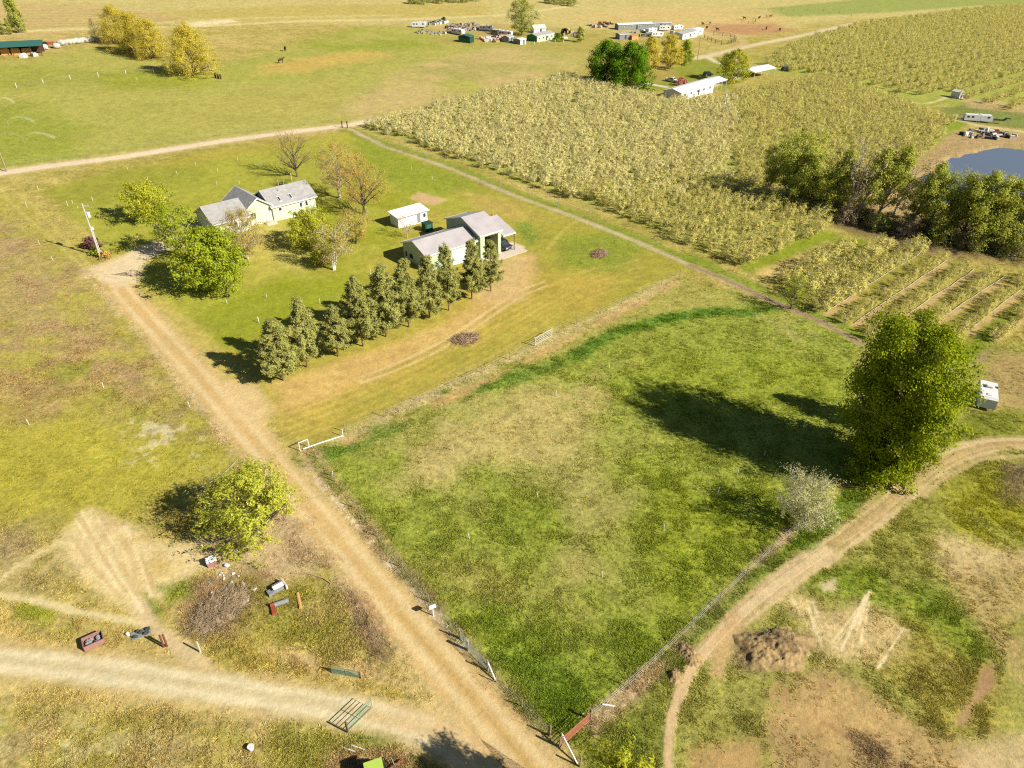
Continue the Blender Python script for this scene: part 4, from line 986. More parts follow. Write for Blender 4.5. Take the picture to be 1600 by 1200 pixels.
# --- windbreak by the pond
wk = [kit(grow(51, 15, 5.0, .28, 'vase', 20, 8, 1, 9500, .22, .9, up=1.0, lean=(.12, .05)), BARK, L_WIND),
      kit(grow(52, 14, 4.2, .34, 'egg', 18, 8, 1, 8000, .22, .85, up=1.1, lean=(.22, .0)), BARK_PALE, L_WIND),
      kit(grow(53, 16, 4.6, .35, 'vase', 16, 7, 3, 900, .25, .6, up=1.2, lean=(.16, .05), twig=.03), BARK_PALE, L_TWIG),
      kit(grow(54, 15, 5.4, .24, 'dome', 24, 9, 1, 11000, .24, .9, up=1.0), BARK, L_WIND)]
wbt = [(1200, 305, 0, .75, 'dark-trunked tree at the orchard end of the pond windbreak'), (1226, 318, 0, 1.0, 'spreading tree with dark forked trunk in the windbreak'), (1262, 330, 3, .8, 'bushy green tree between dark fork and pale poplar in the windbreak'), (1290, 338, 1, .95, 'leaning green tree beside the bare pale poplar'),
       (1318, 346, 2, 1.0, 'bare pale-limbed poplar leaning over the windbreak'), (1335, 345, 1, 1.05, 'leaning tree just past the bare pale poplar'), (1366, 350, 1, 1.1, 'dark leaning tree at the gap in the windbreak'), (1396, 340, 2, .8, 'thin half-bare tree in the windbreak gap'),
       (1445, 368, 3, .85, 'full green tree standing before the pond edge'), (1478, 372, 0, .88, 'tall green tree rising in front of the pond'), (1520, 385, 3, .95, 'largest round-crowned green tree before the pond'), (1560, 392, 3, .9, 'green tree beside the largest one before the pond'), (1592, 400, 1, .8, 'slim tree at the far end of the windbreak'),
       (1244, 322, 3, .75, 'leafy tree filling the space behind the dark fork'), (1305, 330, 3, .7, 'leafy tree crowding behind the pale poplar'), (1420, 356, 1, .95, 'green leaning tree on the pond side of the gap'), (1500, 376, 3, .8, 'green tree between the tallest and the largest before the pond'), (1540, 384, 0, .85, 'upright green tree behind the largest before the pond'), (1602, 396, 3, .85, 'broad green tree at the very end of the windbreak')]
for x, yv, k, s, lb in wbt: plant('windbreak_tree', wk[k], x, yv, lb, 'tree', 'windbreak trees by the pond', s * 1.12, random.uniform(-.6, .6))
uk = [kit(grow(s, 3.4, 2.6, .05, 'dome', 16, 6, 1, 2200, .17, .55), BARK_PALE, L_POPLAR if s % 2 else L_TWIG) for s in (61, 62, 63)]
for i in range(26):
    x = 1205 + i * 15.5 + random.uniform(-6, 6); yv = 318 + (x - 1205) * .19 + random.uniform(-6, 12)
    plant('underbrush', uk[i % 3], x, yv, 'tangled undergrowth bush beneath the windbreak trees', 'bush', 'undergrowth below the windbreak', random.uniform(.7, 1.25))
# --- far trees
wlk = [kit(grow(s, 17, 8.5, .08, 'dome', 38, 10, 1, 26000, .21, 1.3, up=.9, droop=.08), BARK, L_WILLOW) for s in (71, 72)]
for x, yv, s, k, lb in [(186, 68, .82, 0, 'golden willow beside the dark juniper at the end of the stone row'), (215, 84, .85, 1, 'golden willow second from the juniper'), (238, 92, .8, 0, 'smaller golden willow in the middle of the far group'), (302, 118, .98, 1, 'big round golden willow standing apart at the pasture corner')]:
    plant('golden_willow', wlk[k], x, yv, lb, 'tree', 'golden willows beyond the pasture', s)
plant('juniper_tree', kit(pine(75, 9, 3.0, 1800), BARK, L_PINE), 152, 66, 'dark juniper at the end of the pale boulder row')
plk = kit(grow(76, 16, 2.4, .04, 'column', 34, 7, 0, 7000, .27, .8, up=1.6), BARK, L_POPLAR)
for x, yv, s, lb in [(31, 51, 1.0, 'tall columnar poplar at the ploughed field'), (24, 42, .95, 'columnar poplar behind the tallest one'), (4, 54, .6, 'short columnar poplar near the teal-roofed shelter'), (16, 54, .4, 'smallest columnar poplar between the two others')]:
    plant('poplar_tree', plk, x, yv, lb, 'tree', 'columnar poplars', s)
gk_ = [kit(grow(s, 16, 8.0, .06, 'dome', 34, 10, 0, 19000, .33, 1.3, up=.9), BARK, L_DARK) for s in (81,)]
plant('dark_tree', gk_[0], 945, 130, 'dense deep-green tree at the corner of the orchard', 'tree', None, .95)
plant('dark_tree', gk_[0], 982, 138, 'dense deep-green tree overlapping its twin beside the white house lawn', 'tree', None, 1.0)
yk = kit(grow(82, 14, 6.0, .1, 'egg', 26, 8, 1, 8500, .27, 1.0, up=1.0), BARK, L_WILLOW)
for x, yv, s, lb in [(1012, 113, 1.0, 'yellow-leafed tree next to the deep-green pair'), (1046, 108, 1.0, 'thin-crowned yellow tree in the lawn bed of the white house')]: plant('yellow_tree', yk, x, yv, lb, 'tree', 'yellow trees on the white house lawn', s)
plant('green_tree', kit(grow(83, 10, 4.2, .1, 'egg', 22, 8, 0, 6500, .27, .9), BARK, L_MAPLE), 1070, 101, 'small green tree at the driveway entrance of the white house')
plant('yellow_tree', kit(grow(84, 12, 6.8, .1, 'dome', 28, 8, 0, 9500, .28, 1.0), BARK, L_YEL), 1142, 128, 'round golden tree beside the white carport')
plant('pink_shrub', kit(grow(85, 2.6, 2.3, .05, 'dome', 12, 5, 0, 700, .3, .5), BARK, L_PINK), 1064, 134, 'pink blossoming shrub by the white pickup', 'shrub')
plant('olive_tree', kit(grow(86, 16, 7.6, .12, 'round', 28, 8, 1, 9500, .28, 1.1), BARK, L_POPLAR), 815, 55, 'big olive-coloured tree among the campers', 'tree')
plant('olive_tree', kit(grow(87, 7, 3.0, .1, 'egg', 14, 6, 0, 1000, .4, .8), BARK, L_POPLAR), 907, 66, 'small olive tree beside the green mobile home')
plant('round_bush', kit(grow(88, 3.6, 2.4, .05, 'dome', 12, 5, 0, 700, .35, .6), BARK, L_DARK), 873, 65, 'small dark bush at the green mobile home corner', 'bush')
for i in range(12):
    x = 640 + i * 9 + random.uniform(-4, 4)
    plant('hedge_bush', uk[2], x, 4 + random.uniform(-3, 3), 'grey-brown scrub bush on the far hillside', 'bush', 'scrub on the far hill', random.uniform(1.0, 1.6))
for i, (x, yv) in enumerate([(858, 5), (870, 7), (884, 6), (893, 10)]): plant('hedge_bush', uk[0], x, yv, 'olive scrub bush in the far gully', 'bush', 'scrub in the far gully', 1.7)

# ------------------------------------------------------------------ orchards: 300 largest trees singly, the rest as one mass
def orch_kit(seed, leaf, n=1700, h=3.1, r=1.75):
    return grow(seed, h, r, .22, 'vase', 11, 5, 1, n, .125, .55, trunk_r=.09, up=.9, top=.6, twig=.022, spiky=1.2, aspect=1.8, fill=0)
ok_b = [kit(orch_kit(90 + i, L_BLOOM), BARK_PALE, L_BLOOM) for i in range(3)]
ok_y = [kit(orch_kit(95 + i, L_BLOOM2), BARK_PALE, L_BLOOM2) for i in range(3)]
e1 = np.array([math.cos(math.radians(43)), math.sin(math.radians(43))]); e2 = np.array([-e1[1], e1[0]])
def lattice(poly, du, dv, jit, wob=0.0):
    W = _w(poly); lo, hi = W.min(0) - 5, W.max(0) + 5
    R = np.hypot(*(hi - lo)); c0 = (lo + hi) / 2
    a, b_ = np.meshgrid(np.arange(-R, R, du), np.arange(-R, R, dv), indexing='ij')
    p = c0 + a.ravel()[:, None] * e1 + b_.ravel()[:, None] * e2
    p = p + RNG.normal(size=p.shape) * jit
    k = poly_in(p[:, 0], p[:, 1], W)
    return p[k]
pa = lattice(ORCH_A, 2.6, 4.3, .35)
pc = np.concatenate([u_[:, None] * e1 + (25.3 + 4.95 * k) * e2 for k in range(-1, 8) for u_ in [np.arange(100, 200, 2.5 if k < 4 else 2.9)]]); pc = pc + RNG.normal(size=pc.shape) * .2
pc = pc[poly_in(pc[:, 0], pc[:, 1], _w(ORCH_C))]
pb = lattice(ORCH_B, 3.0, 7.2, .5)
pb2 = lattice([(1480, 150), (1560, 100), (1700, 70), (1700, 180), (1600, 178)], 4.2, 9.0, .4)
def visible(p):
    z = Z(p[:, 0], p[:, 1]) - CAM_H; d = p[:, 1] * CP - z * SP
    u = 800 + F_PX * p[:, 0] / d; v = 600 - F_PX * (p[:, 1] * SP + z * CP) / d
    return (u > -40) & (u < 1640) & (v > -20) & (v < 1220), u, v
pts = np.concatenate([pc, pa, pb, pb2]); blk = np.repeat([2, 0, 1, 1], [len(pc), len(pa), len(pb), len(pb2)])
vis, uu, vv = visible(pts)
pts, blk, uu, vv = pts[vis], blk[vis], uu[vis], vv[vis]
gap = RNG.uniform(size=len(pts)) < .04
pts, blk, uu, vv = pts[~gap], blk[~gap], uu[~gap], vv[~gap]
o_ = np.argsort(np.hypot(pts[:, 0], pts[:, 1])); pts, blk, uu, vv = pts[o_], blk[o_], uu[o_], vv[o_]
print("orchard trees", len(pts))
# the white-flowering part of the first block lies towards the far road
bloomy = ss(-.35, .35, (380 - vv - .22 * (uu - 560)) / 120 + (fbm(pts[:, 0], pts[:, 1], 30, 9) - .5) * 1.6) * (blk == 0) * (uu < 1150)
oz = Z(pts[:, 0], pts[:, 1]); osz = RNG.uniform(.82, 1.2, len(pts)) * np.where(blk == 1, .9, np.where(blk == 2, np.where(pts @ e2 > 42, 1.0, .64), .84))
DW = _w(DITCH)
for i in range(min(300, len(pts))):
    bl = RNG.uniform() < bloomy[i]
    k = (ok_b if bl else ok_y)[i % 3]
    dd_ = min(float(seg_dist(pts[i:i + 1, 0], pts[i:i + 1, 1], DW[j], DW[j + 1])[0]) for j in range(len(DW) - 1))
    lb = (('young fruit tree in the irrigated block, at the ditch end of its row' if dd_ < 9 else 'larger leafy fruit tree in the dense corner of the irrigated block' if pts[i] @ e2 > 42 else 'small young fruit tree beside a white irrigation line') if blk[i] == 2 else
          ('cream-blossomed' if bl else 'yellow-green') + (' fruit tree standing at the ditch end of its orchard row' if dd_ < 9 else ' fruit tree inside the orchard, a few places back from the ditch'))
    plant('fruit_tree', k, 0, 0, lb, 'tree', 'orchard trees in rows, ' + ('irrigated block' if blk[i] == 2 else 'in blossom' if bl else 'in young leaf'), osz[i], RNG.uniform(0, 6.28), Vector((pts[i, 0], pts[i, 1], oz[i])))
def joined(parts, bark, leaf):
    (tv, tf), (lv, lf) = parts
    return fast_mesh("fruit_tree_shape", np.concatenate([tv, lv]), np.concatenate([tf, lf + len(tv)]), [bark, leaf], np.repeat([0, 1], [len(tf), len(lf)]))
rest = np.arange(len(pts)) >= 300
bsel = RNG.uniform(size=len(pts)) < bloomy
for sel, leaf, lb, nm in ((rest & bsel, L_BLOOM, 'mass of cream-blossomed orchard trees seen from above', 'blossoming_orchard'), (rest & ~bsel, L_BLOOM2, 'mass of yellow-green orchard trees on the far slope', 'leafing_orchard')):
    q = np.nonzero(sel)[0]
    scatter(nm, np.column_stack([pts[q], oz[q]]), osz[q], RNG.uniform(0, 6.28, len(q)), None, [joined(orch_kit(100 + j, leaf, 1600), BARK_PALE, leaf) for j in range(4)], lb)

# ------------------------------------------------------------------ materials of built things
WALL_G = sm("pale_green_siding", (222, 230, 198), rough=.75, var=.05, scale=2)
WALL_SHOP = sm("green_metal_siding", (204, 220, 182), rough=.6, var=.06, scale=1.5)
WALL_W = sm("white_siding", (244, 242, 236), rough=.6, var=.05, scale=1)
ROOF_S = sm("grey_shingles", (178, 174, 170), rough=.92, var=.16, scale=1.3, bump=.4, detail=8)
ROOF_M = sm("taupe_metal_roof", (200, 191, 190), rough=.5, var=.1, scale=.45)
ROOF_W = sm("white_metal_roof", (250, 246, 240), rough=.5, var=.05, scale=.8)
TRIM = sm("white_trim", (248, 246, 240), rough=.5, var=.04)
GLASS = mat("window_glass", (.03, .04, .045), .1, .1, 2, 0, .6)
DOORW = sm("white_door", (240, 240, 236), rough=.5, var=.04)
CONC = sm("concrete", (224, 206, 184), rough=.9, var=.12, scale=2, bump=.2)
WOOD = sm("weathered_wood", (172, 150, 120), rough=.9, var=.25, scale=8, bump=.3)
DARKWOOD = sm("dark_wood", (96, 70, 54), rough=.9, var=.3, scale=8)
WHITE = sm("white_paint", (246, 244, 238), rough=.5, var=.06)
GALV = sm("galvanised_steel", (176, 176, 168), rough=.5, var=.12, spec=.5)
REDPIPE = sm("red_oxide_paint", (198, 122, 88), rough=.6, var=.12)
GREENPIPE = sm("green_gate_paint", (128, 150, 118), rough=.6, var=.15)
RUST = sm("rusty_steel", (130, 78, 56), rough=.9, var=.3, scale=9)
PINKISH = sm("faded_pink_panel", (172, 128, 118), rough=.8, var=.15, scale=4)
PALEPINK = sm("pale_pink_panel", (238, 210, 196), rough=.8, var=.1)
GREY = sm("grey_panel", (150, 152, 150), rough=.7, var=.15)
DKGREY = sm("dark_grey_stuff", (74, 78, 72), rough=.8, var=.3, scale=7)
DKGREEN = sm("dark_green_metal", (44, 84, 58), rough=.6, var=.1)
TEAL = sm("teal_metal", (64, 118, 104), rough=.5, var=.1)
GREENW = sm("bright_green_wall", (70, 138, 74), rough=.7, var=.08)
RUBBER = mat("tyre_rubber", (.02, .02, .02), .9, .2)
CAR_W = mat("white_car_paint", (.55, .56, .57), .3, .03, 2, 0, .5)
CAR_B = mat("dark_car_paint", (.03, .035, .04), .25, .05, 2, 0, .5)
LIME = sm("lime_paint", (196, 224, 96), rough=.5, var=.06)
REDP = sm("red_paint", (172, 84, 64), rough=.6, var=.15)
YELP = sm("yellow_paint", (214, 176, 60), rough=.6, var=.15)
ORANGEW = sm("tan_boards", (226, 172, 106), rough=.8, var=.15)
STONE = sm("pale_boulder", (206, 200, 188), rough=.95, var=.18, scale=3, bump=.5)
BRUSH = sm("cut_brush", (190, 158, 128), rough=.95, var=.3, scale=5)
BRUSH2 = sm("grey_brush", (184, 160, 124), rough=.95, var=.3, scale=5)
SOIL = sm("dug_soil", (166, 132, 98), rough=.97, var=.3, scale=1.6, bump=.8)
HORSE_D = sm("dark_hide", (88, 62, 46), rough=.8, var=.15)
HORSE_B = sm("bay_hide", (140, 92, 60), rough=.8, var=.15)
HORSE_W = sm("pale_hide", (220, 208, 190), rough=.8, var=.15)

def gz(p): return float(Z(p[0], p[1]))
def part_window(root, x0, x1, y0, y1, z0, z1, face, panes=2, name='window'):
    """white frame on a wall face ('u-','u+','v-','v+'), dark panes as its sub-parts"""
    e = .05; f = MB()
    if face[0] == 'v':
        s = -1 if face[1] == '-' else 1; yw = y0
        f.box(x0 - .1, x1 + .1, min(yw, yw + s * e), max(yw, yw + s * e), z0 - .1, z1 + .1)
        w = f.build(name, TRIM, root); n = panes; dx = (x1 - x0) / n
        for i in range(n):
            MB().box(x0 + i * dx + .04, x0 + (i + 1) * dx - .04, min(yw + s * e * .5, yw + s * (e + .012)), max(yw + s * e * .5, yw + s * (e + .012)), z0, z1).build('pane', GLASS, w)
    else:
        s = -1 if face[1] == '-' else 1; xw = x0
        f.box(min(xw, xw + s * e), max(xw, xw + s * e), y0 - .1, y1 + .1, z0 - .1, z1 + .1)
        w = f.build(name, TRIM, root); n = panes; dy = (y1 - y0) / n
        for i in range(n):
            MB().box(min(xw + s * e * .5, xw + s * (e + .012)), max(xw + s * e * .5, xw + s * (e + .012)), y0 + i * dy + .04, y0 + (i + 1) * dy - .04, z0, z1).build('pane', GLASS, w)
    return w
def gable_block(root, u0, u1, v0, v1, eave, ridge, axis='u', over=.4, wall=WALL_G, roof=ROOF_S, low=-1.6, trim=True, walls=True, th=.14, off=None):
    """walls with gable ends, two roof slopes, white fascia; the rectangle given is that of the eaves"""
    a0, a1, b0, b1 = (u0, u1, v0, v1) if axis == 'u' else (v0, v1, u0, u1)      # a: along ridge, b: across
    c = (b0 + b1) / 2 if off is None else off
    sl0 = (ridge - eave) / (c - b0); sl1 = (ridge - eave) / (b1 - c)
    ax = 'x' if axis == 'u' else 'y'
    if walls:
        o = over
        prof = [(b0 + o, low), (b1 - o, low), (b1 - o, eave + sl1 * o - th), (c, ridge - th), (b0 + o, eave + sl0 * o - th)]
        MB().prism(prof, ax, a0 + o, a1 - o).build('wall', wall, root)
    for s, (bb, sl) in enumerate(((b0, sl0), (b1, sl1))):
        MB().prism([(bb, eave), (c, ridge), (c, ridge - th), (bb, eave - th)], ax, a0, a1).build('roof', roof, root)
    if trim:
        t = .035
        for bb, s in ((b0, -1), (b1, 1)):
            y0, y1 = (bb - t, bb - .003) if s < 0 else (bb + .003, bb + t)
            m = MB(); m.prism([(y0, eave - th - .1), (y1, eave - th - .1), (y1, eave + .02), (y0, eave + .02)], ax, a0 - .02, a1 + .02); m.build('fascia', TRIM, root)
        for aa, s in ((a0, -1), (a1, 1)):
            x0, x1 = (aa - t, aa - .003) if s < 0 else (aa + .003, aa + t)
            m = MB(); m.prism([(b0, eave - th - .1), (c, ridge - th - .1), (b1, eave - th - .1), (b1, eave + .02), (c, ridge + .02), (b0, eave + .02)], ax, x0, x1); m.build('rake_board', TRIM, root)

# ------------------------------------------------------------------ farmhouse
p = G(336, 366); z0 = plane_z(*p)
H = thing('farmhouse', 'pale green farmhouse with grey shingle roof and attached garage', 'house', (p[0], p[1], z0), math.radians(42))
gable_block(H, -.8, 7.0, -2.35, 7.4, 2.7, 5.2, 'u')
gable_block(H, 6.2, 13.3, -.35, 10.0, 2.72, 5.22, 'v')
gable_block(H, 12.2, 22.85, -.72, 8.3, 2.69, 5.19, 'u')
gd = MB().box(-.46, -.40, -.4, 4.4, -.3, 2.05).build('garage_door', DOORW, H)
for i in range(4): MB().box(-.475, -.461, -.35, 4.35, -.25 + i * .57, .25 + i * .57).build('panel', DOORW, gd)
part_window(H, 2.6, 4.2, -1.95, 0, 1.1, 2.1, 'v-', 2)
part_window(H, 8.0, 9.0, .05, 0, 1.0, 2.2, 'v-', 2)
sdr = part_window(H, 10.6, 12.2, .05, 0, -.1, 2.1, 'v-', 2, 'sliding_door')
for ch_ in sdr.children: ch_.data.materials[0] = sm('curtained_glass', (206, 212, 206), rough=.3)
part_window(H, 18.7, 19.3, -.32, 0, 1.2, 2.1, 'v-', 1); part_window(H, 20.0, 20.6, -.32, 0, 1.2, 2.1, 'v-', 1)
part_window(H, 13.9, 14.6, -.32, 0, 1.5, 2.1, 'v-', 1)
st = MB().box(10.4, 12.6, -1.2, .04, -.7, -.12)
for i in range(2): st.box(10.4, 12.6, -1.55 - .35 * i, -1.2 - .35 * i, -.7, -.28 - .16 * i)
st.build('doorstep', CONC, H)
for u in (14.6, 17.2):
    k = lambda v: 2.69 + (v + .72) * (2.5 / 4.51)
    s_ = MB().add([(u, .1, k(.1) + .02), (u + .55, .1, k(.1) + .02), (u + .55, 1.3, k(1.3) + .02), (u, 1.3, k(1.3) + .02), (u, .1, k(.1) + .14), (u + .55, .1, k(.1) + .14), (u + .55, 1.3, k(1.3) + .14), (u, 1.3, k(1.3) + .14)], [(0, 3, 2, 1), (4, 5, 6, 7), (0, 1, 5, 4), (1, 2, 6, 5), (2, 3, 7, 6), (3, 0, 4, 7)]).build('skylight', TRIM, H)
    MB().add([(u + .07, .2, k(.2) + .147), (u + .48, .2, k(.2) + .147), (u + .48, 1.2, k(1.2) + .147), (u + .07, 1.2, k(1.2) + .147)], [(0, 1, 2, 3)]).build('pane', GLASS, s_)
for u, v, hh in ((15.8, 2.6, .5), (17.4, 5.6, .9), (18.6, 5.5, .7)):
    MB().tube([(u, v, 3.8), (u, v, 2.69 + (min(v, 3.8) + .72) * .55 + hh)], .08, 8).build('roof_vent', GALV, H)
MB().tube([(21.6, 7.7, 2), (21.6, 7.7, 5.9)], .05, 6).build('mast', WHITE, H)
nx = MB(); nx.box(-5.5, -.6, -2.9, -2.75, -.5, .75).box(-5.5, -.6, -2.98, -2.67, .75, .83); nx.build('garden_wall', TRIM, H)

# ------------------------------------------------------------------ workshop
p = G(628, 404); z0 = plane_z(*p)
B = thing('workshop', 'green workshop with taupe metal roofs, open tall bay and carport', 'barn', (p[0], p[1], z0), math.radians(38.5))
gable_block(B, .5, 12.5, -7.9, .85, 3.0, 4.6, 'u', .3, WALL_SHOP, ROOF_M, trim=True)
# tall bay: back, side and front walls with a wide opening
u0, u1, v0, v1, ev, rd = 12.6, 18.2, -8.4, 3.8, 4.0, 6.05
c_ = (v0 + v1) / 2
for u in (u0 + .3, u1 - .3 - .15):
    MB().prism([(v0 + .5, -1.8), (v1 - .3, -1.8), (v1 - .3, ev - .1), (c_, rd - .16), (v0 + .5, ev)], 'x', u, u + .15).build('wall', WALL_SHOP, B)
MB().box(u0 + .452, u1 - .452, v1 - .45, v1 - .3, -1.8, ev - .1).build('wall', WALL_SHOP, B)
for a, b_ in ((u0 + .3, u0 + 1.35), (u1 - 1.0, u1 - .3)): MB().box(a, b_, v0 + .3, v0 + .495, -1.8, ev - .12).build('pillar', WALL_SHOP, B)
MB().box(u0 + 1.352, u1 - 1.002, v0 + .3, v0 + .45, ev - .55, ev - .12).build('lintel', WALL_SHOP, B)
gable_block(B, u0, u1, v0, v1, ev, rd, 'u', .3, WALL_SHOP, ROOF_M, walls=False)
# lower carport roof beyond
gable_block(B, 18.22, 21.3, v0 - .15, v1 - 2, 2.75, 4.55, 'u', .3, WALL_SHOP, ROOF_M, walls=False, off=c_)
for v in (v0 + .1, -4.5, -1.0, v1 - 2.3): MB().tube([(21.1, v, -1.9), (21.1, v, 2.7 + min(1.6, (v - v0) * .3))], .08, 8).build('post', DARKWOOD, B)
MB().box(1.2, 11.6, -7.625, -7.603, -1.2, -.6).build('foundation', CONC, B)
d_ = MB().box(6.6, 11.6, -7.66, -7.602, -1.0, 2.3).build('roller_door', DOORW, B)
for i in range(5): MB().box(6.65, 11.55, -7.675, -7.661, -.95 + i * .65, -.38 + i * .65).build('panel', DOORW, d_)
dr = MB().box(.75, .798, -1.0, -.1, -.4, 1.75).build('door', DOORW, B); MB().box(.735, .749, -.85, -.25, .5, 1.55).build('pane', GLASS, dr)
part_window(B, .8, 0, -3.0, -1.7, .6, 1.6, 'u-', 1); part_window(B, .8, 0, -6.6, -5.3, .5, 1.5, 'u-', 1)
# things in and under it
def on(root, x, y):
    w = root.matrix_world if False else Matrix.Translation(root.location) @ Matrix.Rotation(root.rotation_euler[2], 4, 'Z')
    q = w @ Vector((x, y, 0)); return Vector((q.x, q.y, float(Z(q.x, q.y))))
sl = []
for (x, y) in ((12.4, -8.1), (17.6, -8.1), (23.2, -7.6), (23.2, -10.0), (17.0, -10.6), (12.6, -9.8)): q = on(B, x, y); sl.append((q.x, q.y, q.z + .07))
tag(MB().add(sl + [(x, y, z - .4) for x, y, z in sl], [tuple(range(6))] + [(i, i + 6, (i + 1) % 6 + 6, (i + 1) % 6) for i in range(6)]).build('concrete_apron', CONC), 'pale concrete apron in front of the workshop bay', None, kind='structure')
q = on(B, 15.2, -5.0)
tag(MB().box(-1.3, 1.3, -.5, .5, 0, 1.5).box(-1.35, 1.35, -.55, .55, 1.5, 1.58).box(-.9, -.2, -.4, .3, 1.58, 2.1).box(.2, .8, -.35, .35, 1.58, 1.95).build('storage_cabinet', PALEPINK, None, q, math.radians(38.5)), 'pale storage cabinet with boxes inside the open workshop bay', 'cabinet')
q = on(B, 14.2, -6.8)
tag(MB().box(-.5, .5, -.4, .4, .35, .8).box(-.5, .5, .3, .42, .8, 1.3).box(-.45, -.35, -.35, -.25, 0, .35).box(.35, .45, -.35, -.25, 0, .35).box(-.45, -.35, .25, .35, 0, .35).box(.35, .45, .25, .35, 0, .35).build('work_bench', ORANGEW, None, q, math.radians(30)), 'tan work bench at the mouth of the workshop bay', 'bench')

# ------------------------------------------------------------------ vehicles
def wheels(root, xs, y, r=.38, w=.26):
    for x in xs:
        for s in (-1, 1):
            t = MB().disc((x, s * y, r), (0, 1, 0), r, w).build('wheel', RUBBER, root)
            MB().disc((x, s * (y + w / 2 + .004), r), (0, 1, 0), r * .58, .02, 10).build('rim', GALV, t)
def car(name, label, cat, px, py, deg, paint, pickup=True, loc=None, L=5.7, Wd=1.95):
    r = thing(name, label, cat, loc if loc is not None else P3(px, py, .02), math.radians(deg))
    w = Wd / 2
    low = [(-L / 2, .5), (-L / 2, 1.02), (L / 2 - 1.75, 1.05), (L / 2 - .15, .98), (L / 2, .8), (L / 2, .45), (L / 2 - .1, .38), (-L / 2 + .1, .38)]
    MB().prism(low, 'y', -w, w).build('body', paint, r)
    if pickup:
        cab = [(-.75, 1.05), (-.6, 1.75), (.75, 1.78), (1.35, 1.05)]
        MB().box(-L / 2 + .15, -.85, -w + .15, w - .15, 1.0, 1.055).build('cargo_bed', DKGREY, r)
        for s in (-1, 1): MB().box(-L / 2, -.8, s * w - (.12 if s > 0 else 0), s * w + (0 if s > 0 else .12), 1.0, 1.25).build('bed_side', paint, r)
        MB().box(-L / 2, -L / 2 + .1, -w + .121, w - .121, 1.0, 1.25).build('tailgate', paint, r)
    else:
        cab = [(-L / 2 + .1, 1.02), (-L / 2 + .35, 1.68), (.5, 1.7), (1.15, 1.02)]
    c_ = MB().prism([(x * (1 if z < 1.2 else .97), z) for x, z in cab], 'y', -w + .1, w - .1).build('cabin', paint, r)
    for s in (-1, 1):
        y = s * (w - .1 + .006)
        MB().add([(cab[0][0] + .3, y, 1.18), (cab[3][0] - .45, y, 1.18), (cab[2][0] - .12, y, 1.66), (cab[1][0] + .15, y, 1.66)], [(0, 1, 2, 3)]).build('side_window', GLASS, r)
    x1, z1 = cab[3]; x2, z2 = cab[2]
    MB().add([(x1 - .06, -w + .2, z1 + .12), (x1 - .06, w - .2, z1 + .12), (x2 * .97 + .09, w - .25, z2 - .06), (x2 * .97 + .09, -w + .25, z2 - .06)], [(0, 1, 2, 3)]).build('windscreen', GLASS, r)
    for s in (-1, 1): MB().box(L / 2 - .02, L / 2 + .01, s * w * .75 - .18, s * w * .75 + .18, .66, .82).build('headlight', WHITE, r)
    wheels(r, (-L / 2 + 1.05, L / 2 - 1.0), w - .12)
    return r
car('pickup_truck', 'white pickup truck parked on the lawn of the long white house', 'truck', 1050, 128, -42, CAR_W)
q = on(B, 19.8, -6.2); car('parked_car', 'dark car parked nose out under the workshop carport', 'car', 0, 0, 38.5 - 90, CAR_B, False, q + Vector((0, 0, .05)), 4.6, 1.85)
car('parked_car', 'dark car on the track end beside the white carport', 'car', 1228, 110, 20, CAR_B, False, None, 4.6, 1.85)
car('parked_car', 'small dark car with trailer on the white house drive', 'car', 1106, 118, 10, CAR_B, False, None, 4.2, 1.75)
def trailer(name, label, px, py, deg, L=7.6, W=2.45, Hh=2.55, body=WALL_W, cat='trailer', group=None, slope=.5):
    r = thing(name, label, cat, P3(px, py), math.radians(deg), group); w = W / 2
    prof = [(-L / 2, .55), (-L / 2, Hh + .25), (-L / 2 + .35, Hh + .42), (L / 2 - .5, Hh + .42), (L / 2 - .1, Hh + .1), (L / 2, Hh - .9), (L / 2 - slope * .8, .55)]
    b_ = MB().prism(prof, 'y', -w, w).build('body', body, r)
    MB().box(-L / 2 + .35, L / 2 - .6, -w + .08, w - .08, Hh + .422, Hh + .45).build('roof_skin', GREY if slope > .6 else ROOF_W, r)
    ac = MB().box(.2, 1.1, -.4, .4, Hh + .451, Hh + .72).build('air_conditioner', WHITE, r)
    MB().box(-2.0, -1.4, -.3, .3, Hh + .451, Hh + .53).build('roof_hatch', WHITE, r)
    for s in (-1, 1):
        y = s * (w + .006)
        for x in (-L / 2 + .7, -L / 2 + 2.2, L / 2 - 2.0):
            MB().box(x, x + .9, min(y, y - s * .02), max(y, y - s * .02), 1.5, 2.15).build('window', GLASS, r)
    MB().box(.6, 1.25, -w - .022, -w - .002, .7, 2.5).build('door', TRIM, r)
    MB().box(L / 2 - .04, L / 2 + .02, -.6, .6, 1.55, 2.0).build('front_window', GLASS, r) if slope <= .1 else None
    MB().tube([(L / 2 - .4, -.5, .5), (L / 2 + 1.1, 0, .5), (L / 2 - .4, .5, .5)], .06, 5).build('hitch', DKGREY, r)
    wheels(r, (-.5, .35), w - .16, .34, .22)
    return r
c0 = (G(1508, 637) + G(1536, 644) + G(1558, 612)) / 3
trailer('travel_trailer', 'white travel trailer parked behind the huge cottonwood', 1537, 627, 62, 5.6, 2.3, 1.8)
tl_ = trailer('livestock_trailer', 'silver-white gooseneck livestock trailer on the pond road', 1526, 190, -14, 9.5, 2.4, 2.1, CAR_W, 'trailer', None, .0)
MB().prism([(4.7, .9), (4.7, 1.4), (8.6, 1.2), (9.4, 1.9), (10.8, 1.8), (10.8, 1.5), (9.6, 1.6), (8.8, .8)], 'y', -.5, .5).build('gooseneck', DKGREY, tl_)
MB().box(-8.4, -4.8, -1.1, 1.1, .5, .75).build('ramp_deck', GREY, tl_)

